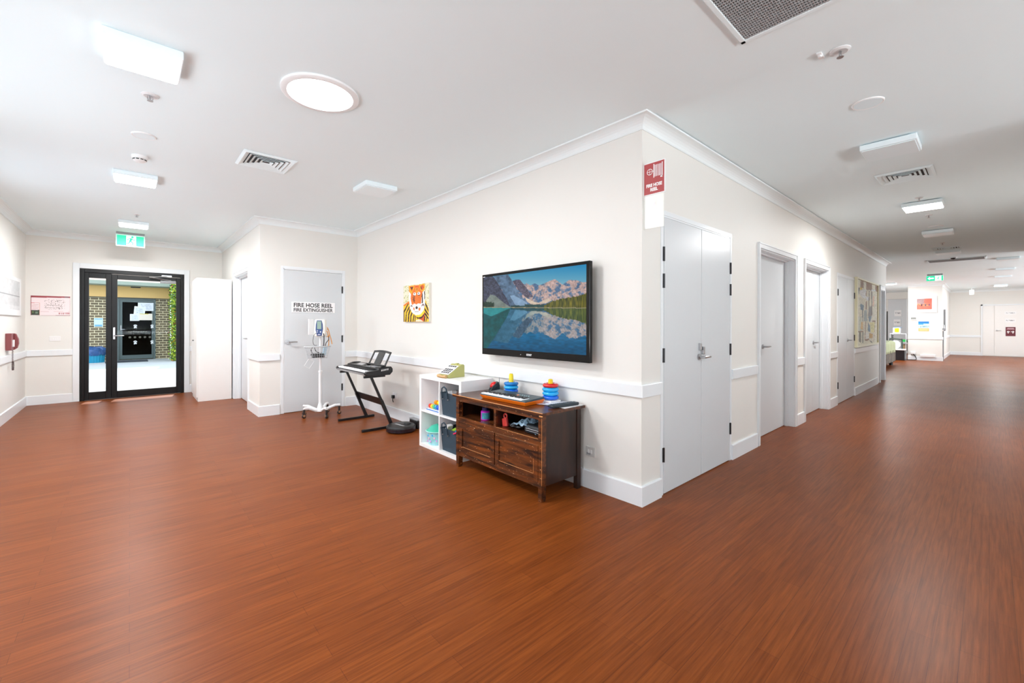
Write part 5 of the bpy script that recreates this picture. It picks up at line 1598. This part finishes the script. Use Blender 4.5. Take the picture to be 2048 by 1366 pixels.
t = thing('storage_tub', 'black storage tub with white lid on the floor of the side bay', 'tub', (20.75, 2.18, 0))
MB().add([(20.6, 2.03, 0), (20.95, 2.03, 0), (20.95, 2.36, 0), (20.6, 2.36, 0), (20.55, 2.02, .36), (21.0, 2.02, .36), (21.0, 2.40, .36), (20.55, 2.40, .36)], [(0, 3, 2, 1), (4, 5, 6, 7), (0, 1, 5, 4), (1, 2, 6, 5), (2, 3, 7, 6), (3, 0, 4, 7)]).build('tub_body', mat('tub_charcoal', (40, 44, 50), .4, var=.1), t, .01)
bx(20.53, 21.02, 2.015, 2.42, .362, .40).build('lid', WHITEP, t, .008)
t = thing('white_cushion', 'white square cushion resting on the lidded tub', 'cushion', (20.75, 2.30, .40))
m = MB().sphere((20.75, 2.29, .555), .15, 18, 12, .6, .95, 1.0); m.build('cushion_cover', mat('white_cloth', (232, 238, 238), .85, var=.03), t)
t = thing('metal_trolley', 'grey metal shelf trolley against the bay wall beside the pillar', 'trolley', (21.5, 2.3, 0))
for x_ in (21.2, 21.9):
    for y_ in (2.05, 2.48): MB().tube([(x_, y_, 0), (x_, y_, .95)], .014, 8).build('upright', STEEL, t)
for z_ in (.30, .62, .93): MB().box(21.18, 21.92, 2.03, 2.50, z_, z_ + .025).build('shelf_tray', mat('tray_steel', (196, 198, 202), .35, metal=.4, var=.04), t, .004)
bx(21.2, 21.9, 2.49, 2.50, .64, .90).build('end_panel', mat('panel_grey', (170, 172, 178), .4, var=.03), t)
t = thing('wipes_box', 'yellow fronted box on the top tray of the bay trolley', 'box', (21.4, 2.33, .957))
bx(21.3, 21.55, 2.22, 2.42, .957, 1.16).build('carton', WHITEP, t, .004); bx(21.294, 21.299, 2.25, 2.37, 1.0, 1.15).build('yellow_front', mat('box_yellow', (236, 196, 20), .4, var=.03), t)
tag(MB().box(21.3, 21.6, 2.20, 2.40, 1.162, 1.185).build('blue_folder', mat('folder_blue', (110, 150, 190), .5, var=.1), None, .002), 'pale blue folder lying on the yellow fronted box', 'folder')
tag(MB().box(21.25, 21.5, 2.04, 2.16, .645, .73).build('green_tray', mat('tray_green', (40, 180, 80), .4, var=.05), None, .005), 'bright green tray on the middle shelf of the bay trolley', 'tray')
tag(MB().box(21.25, 21.5, 2.04, 2.16, .327, .56).build('cardboard_box', mat('carton_brown', (160, 130, 96), .7, var=.06), None, .004), 'brown cardboard box on the lowest shelf of the bay trolley', 'box')
t = thing('overbed_table', 'white topped overbed table beside the pillar in the bay', 'table', (20.3, 2.12, 0))
t = thing('armchair_frame', 'dark curved chair frame behind the white cushion', 'chair', (20.9, 2.35, 0))
MB().tube(smooth([(21.05, 2.14, 0), (21.05, 2.14, .68), (21.05, 2.19, .74), (21.05, 2.42, .76), (21.05, 2.48, .70), (21.05, 2.49, 0)]), .022, 8).build('frame', mat('chair_dark_green', (52, 66, 58), .5, var=.05), t)
bpy.data.objects.remove([o for o in bpy.data.objects if o.name == 'overbed_table'][0])
t = thing('open_door_leaf', 'white open door leaf with dark edge at the left of the bay', 'door', (19.5, 2.6, 0))
bx(19.46, 19.50, 2.37, 3.2, .02, 1.70).build('leaf', DOORW, t); bx(19.45, 19.505, 2.345, 2.37, .0, 1.74).build('dark_edge', BLACKP, t)
r10 = thing('door_10', None, None, (26, 2.8, 0), kind='structure')
bx(25.97, 26.0, 2.50, 3.12, .02, 2.44).build('door_leaf', DOORW, r10); bx(25.96, 26.0, 2.46, 2.50, 0, 2.45).build('door_frame', TRIM, r10)
for (y_, z_, lab) in ((2.78, 1.80, 'upper small white paper notice on the bay door'), (2.80, 1.38, 'lower small white paper notice on the bay door')):
    t = thing('paper_notice', lab, 'notice', (25.95, y_, z_))
    bx(25.945, 25.968, y_ - .12, y_ + .12, z_ - .14, z_ + .14).build('sheet', PAPER, t)
    picture('print', fX(25.9445, y_, z_), .22, .26, 16, 16, papermarks, paint_mat('paint'), t)

# ------------------------------------------------------------------ outside
PAVE = mat('paving_concrete', (168, 172, 174), .85, var=.10, scale=1.5, bump=.3, bscale=60)
struct('ground_outside', bx(-14, 14, 10.02, 40, -.10, -.02), PAVE)
struct('trim_door_sill', bx(-.62, .75, YE, 10.06, -.02, .004), mat('sill_metal', (150, 150, 150), .4, metal=.6, var=.05))
struct('ceiling_verandah', bx(-8, 8, 10.02, 12.35, 2.62, 2.75), CEIL)
struct('wall_outside', MB().box(-8, XL - T, YE, 10.02, 0, 3).box(XH + .2, 8, YE + .01, 10.03, 0, 3), BRICK)
YB_ = 20.25
w = MB().box(-8, -.335, YB_, YB_ + .2, -.02, 2.17).box(.695, 1.11, YB_, YB_ + .2, -.02, 2.17).box(-.335, .695, YB_ + .05, YB_ + .2, 2.165, 2.17)
struct('wall_opposite_building', w, BRICK)
TAN = mat('tan_soffit_board', (222, 184, 118), .7, var=.03, scale=8, emit=None)
struct('trim_tan_beam', bx(-8, 1.13, YB_ - .06, YB_ + .2, 2.172, 2.56), TAN)
struct('trim_dark_flashing', bx(-8, 1.12, YB_ - .07, YB_ - .0, 2.155, 2.178), mat('flashing', (60, 56, 48), .6, var=.05))
struct('trim_gutter', MB().box(-8, 3.0, YB_ - .62, YB_ - .50, 2.58, 2.70).box(-8, 3.0, YB_ - .50, YB_ + .3, 2.56, 2.60), mat('gutter_sage', (140, 152, 140), .5, var=.04))
struct('roof_opposite_building', MB().prism([(YB_ - .62, 2.70), (YB_ + 4, 4.3), (YB_ + 4, 4.2), (YB_ - .5, 2.60)], 'X', -8, 3.0), mat('roof_tile', (130, 110, 96), .8, var=.2, scale=10))
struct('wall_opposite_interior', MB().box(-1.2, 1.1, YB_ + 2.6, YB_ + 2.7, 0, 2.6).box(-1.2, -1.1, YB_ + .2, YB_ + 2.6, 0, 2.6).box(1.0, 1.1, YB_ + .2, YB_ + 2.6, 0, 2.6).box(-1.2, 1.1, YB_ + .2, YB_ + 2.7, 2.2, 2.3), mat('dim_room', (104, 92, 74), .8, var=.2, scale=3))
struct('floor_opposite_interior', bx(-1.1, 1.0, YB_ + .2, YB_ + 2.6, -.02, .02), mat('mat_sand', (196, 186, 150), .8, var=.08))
SAGE = mat('sage_grey_frame', (84, 98, 98), .45, var=.04)
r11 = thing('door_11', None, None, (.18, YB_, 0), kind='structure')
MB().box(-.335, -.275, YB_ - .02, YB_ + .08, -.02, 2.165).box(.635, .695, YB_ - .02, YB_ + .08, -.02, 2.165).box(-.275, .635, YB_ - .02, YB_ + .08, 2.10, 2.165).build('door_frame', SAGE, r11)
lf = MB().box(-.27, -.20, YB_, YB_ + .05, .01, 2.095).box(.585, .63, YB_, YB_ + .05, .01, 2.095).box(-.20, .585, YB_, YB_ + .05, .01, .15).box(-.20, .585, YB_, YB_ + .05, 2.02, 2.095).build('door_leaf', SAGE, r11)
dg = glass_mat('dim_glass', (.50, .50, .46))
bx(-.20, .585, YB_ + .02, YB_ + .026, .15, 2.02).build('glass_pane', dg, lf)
m = MB().box(-.25, -.225, YB_ - .02, YB_, 1.02, 1.20); m.tube([(-.237, YB_ - .02, 1.06), (-.237, YB_ - .05, 1.06), (-.13, YB_ - .05, 1.06)], .010, 8); m.build('lever_handle', STEEL, lf)
m = MB()
for k in range(6):
    x_ = -.003 + k * .135
    m.box(x_ - .025, x_ + .025, YB_ + .0185, YB_ + .0195, .752, .760).box(x_ - .025, x_ + .025, YB_ + .0185, YB_ + .0195, .792, .800).box(x_ - .025, x_ - .017, YB_ + .0185, YB_ + .0195, .752, .800).box(x_ + .017, x_ + .025, YB_ + .0185, YB_ + .0195, .752, .800)
for k in range(8):
    x_ = -.03 + k * .066
    m.box(x_ - .012, x_ + .012, YB_ + .0185, YB_ + .0195, .96, .985)
m.build('safety_dots', mat('frosted_dots', (214, 208, 186), .6, var=.02), lf)
for (x_, z_) in ((.14, 1.17), (.60, 1.17), (.14, .60), (.60, .60)):
    m = MB()
    yy = YB_ - .004
    m.xf(fY(x_, yy, z_))
    for (a, b, rr) in ((0, -.02, .032), (-.035, .022, .015), (-.012, .04, .016), (.016, .040, .016), (.038, .018, .015), (-.02, -.055, .02), (.025, -.05, .018)):
        m.prism(ell(a, b, rr, rr * 1.05, 12), 'Z', 0, .002)
    tag(m.build('paw_decal', WHITEINK), {(.14, 1.17): 'white paw shaped decal below the taped papers on the left', (.60, 1.17): 'white paw shaped decal at upper right edge of the opposite glass door', (.14, .60): 'white paw shaped decal at lower middle of the opposite glass door', (.60, .60): 'white paw shaped decal at lower right of the opposite glass door'}[(x_, z_)], 'decal', 'paw decals on the opposite door')
def note(px, py):
    c = np.empty(px.shape + (3,)); c[:] = (226, 232, 244)
    c[(np.sin(py * 40) > .3) & (px > .15) & (px < .85) & (py > .15) & (py < .85) & (vnoise(px, py, 26, 3) > .35)] = (150, 160, 176)
    return c
for k, (x0_, x1_, z0_, z1_, rot, lab) in enumerate(((.21, .655, 1.72, 2.01, 0, 'largest white sheet taped top right on the opposite glass door'), (.10, .40, 1.44, 1.87, -.08, 'pale sheet partly behind the largest one on the opposite door'),
      (-.002, .25, 1.36, 1.60, 0, 'lowest left sheet with blue text taped on the opposite door'), (.245, .605, 1.385, 1.62, 0, 'cream sheet with yellow top strip taped on the opposite door'))):
    t = thing('taped_paper', lab, 'paper', ((x0_ + x1_) / 2, YB_, z0_), group='papers taped on the opposite door')
    yy = YB_ - .003 - .0016 * k
    M_ = fY((x0_ + x1_) / 2, yy, (z0_ + z1_) / 2) @ Matrix.Rotation(rot, 4, 'Z')
    m = MB().xf(M_); m.box(-(x1_ - x0_) / 2, (x1_ - x0_) / 2, -(z1_ - z0_) / 2, (z1_ - z0_) / 2, 0, .0008); m.build('sheet', PAPER if k != 3 else mat('cream_sheet', (236, 226, 212), .7, var=.02), t)
    if k != 3: picture('print', M_ @ Matrix.Translation((0, 0, .001)), (x1_ - x0_) * .94, (z1_ - z0_) * .94, 30, 20, note, paint_mat('paint'), t)
    else:
        m = MB().xf(M_); m.box(-.17, .07, .095, .117, .0009, .0013); m.build('yellow_strip', mat('strip_yellow', (214, 200, 40), .6, var=.02), t)
t = thing('blue_wall_notice', 'pale blue notice fixed to the brick wall left of the opposite door', 'notice', (-.80, YB_, 1.15))
bx(-.91, -.69, YB_ - .012, YB_, 1.155, 1.445).build('plate', mat('notice_blue', (196, 222, 242), .5, var=.02), t)
MB().box(-.89, -.71, YB_ - .0135, YB_ - .012, 1.40, 1.425).box(-.89, -.71, YB_ - .0135, YB_ - .012, 1.175, 1.22).build('blue_bars', mat('bar_blue', (90, 160, 206), .5, var=.02), t)
tag(MB().box(.015, .28, YB_ - .10, YB_ - .061, 2.525, 2.585).build('eave_light', BLACKP, None, .005), 'small black light bar fixed under the opposite eave', 'light')
t = thing('door_mat', 'long dark door mat on the concrete before the opposite door', 'mat', (.05, 19.4, -.02))
MB().box(-.60, .46, 19.0, 19.85, -.02, -.004).build('mat_pile', mat('mat_dark', (44, 50, 58), .9, var=.2, scale=60), t)
t = thing('blue_bin', 'teal ribbed round tub covered by dark blue plastic against the brick wall', 'tub', (-.83, 19.6, -.02))
pr = []
c = (-.86, 19.62, -.02)
m = MB(); n_ = 40; vs = []
for (r_, z_) in ((.22, 0), (.25, .30)):
    for k in range(n_): rr = r_ + (.008 if k % 2 else -.004); a = 2 * PI * k / n_; vs.append((c[0] + rr * math.cos(a), c[1] + rr * math.sin(a), c[2] + z_))
m.add(vs, [(k, (k + 1) % n_, n_ + (k + 1) % n_, n_ + k) for k in range(n_)]); m.build('tub_body', mat('teal_plastic', (24, 140, 176), .4, var=.12), t)
m = MB(); vs = []
for i, (r_, z_) in enumerate(((.265, .24), (.275, .34), (.25, .44), (.15, .50), (.0, .48))):
    for k in range(n_):
        a = 2 * PI * k / n_; w_ = .022 * math.sin(5 * a + i) + .012 * math.sin(11 * a + 2 * i)
        vs.append((c[0] + (r_ + w_ * (r_ > 0)) * math.cos(a), c[1] + (r_ + w_ * (r_ > 0)) * math.sin(a), c[2] + z_ + w_ * 1.2))
m.add(vs, [(i * n_ + k, i * n_ + (k + 1) % n_, (i + 1) * n_ + (k + 1) % n_, (i + 1) * n_ + k) for i in range(4) for k in range(n_)], True)
m.build('plastic_cover', mat('dark_blue_film', (40, 78, 130), .3, var=.5, scale=9), t)
# hedge
t = thing('hedge', 'tall yellow green leafy hedge right of the opposite brick wall', 'hedge', (1.6, 19.8, 0))
rnd = random.Random(5)
cols = [mat('leaf_lime', (176, 196, 60), .6, var=.15), mat('leaf_green', (84, 130, 50), .6, var=.2), mat('leaf_dark', (40, 78, 40), .6, var=.2), mat('leaf_red', (190, 90, 50), .6, var=.2)]
m = MB()
for k in range(12000):
    x_ = 1.055 + (.42 if k % 4 else 1.3) * rnd.random(); y_ = 18.5 + rnd.random() * 1.7; z_ = rnd.random() * 2.7
    if rnd.random() < .5: y_ = 18.5 + .25 * rnd.random()
    s_ = .022 + .03 * rnd.random()
    a = Vector((rnd.gauss(0, 1), rnd.gauss(0, 1), rnd.gauss(0, 1))).normalized(); b = a.cross(Vector((rnd.gauss(0, 1), rnd.gauss(0, 1), rnd.gauss(0, 1)))).normalized()
    p = Vector((x_, y_, z_))
    m.cur = 3 if rnd.random() < .06 else (0 if rnd.random() < .45 else (1 if rnd.random() < .6 else 2))
    m.add([p - a * s_, p + b * s_ * .5, p + a * s_, p - b * s_ * .5], [(0, 1, 2, 3)])
m.build('leaves', cols, t, recalc=False)
m = MB()
for k in range(26): m.sphere((1.36 + .9 * rnd.random(), 19.0 + .9 * rnd.random(), .15 + .1 * k), .24, 10, 8)
m.build('inner_foliage', cols[2], t, recalc=False)
m = MB()
for k in range(14): m.tube([(1.2 + .09 * k, 19.3 + .3 * (k % 3), -.02), (1.22 + .09 * k, 19.3 + .3 * (k % 3), 2.3)], .012, 5)
m.build('stems', mat('stem_brown', (84, 64, 44), .8, var=.2), t)
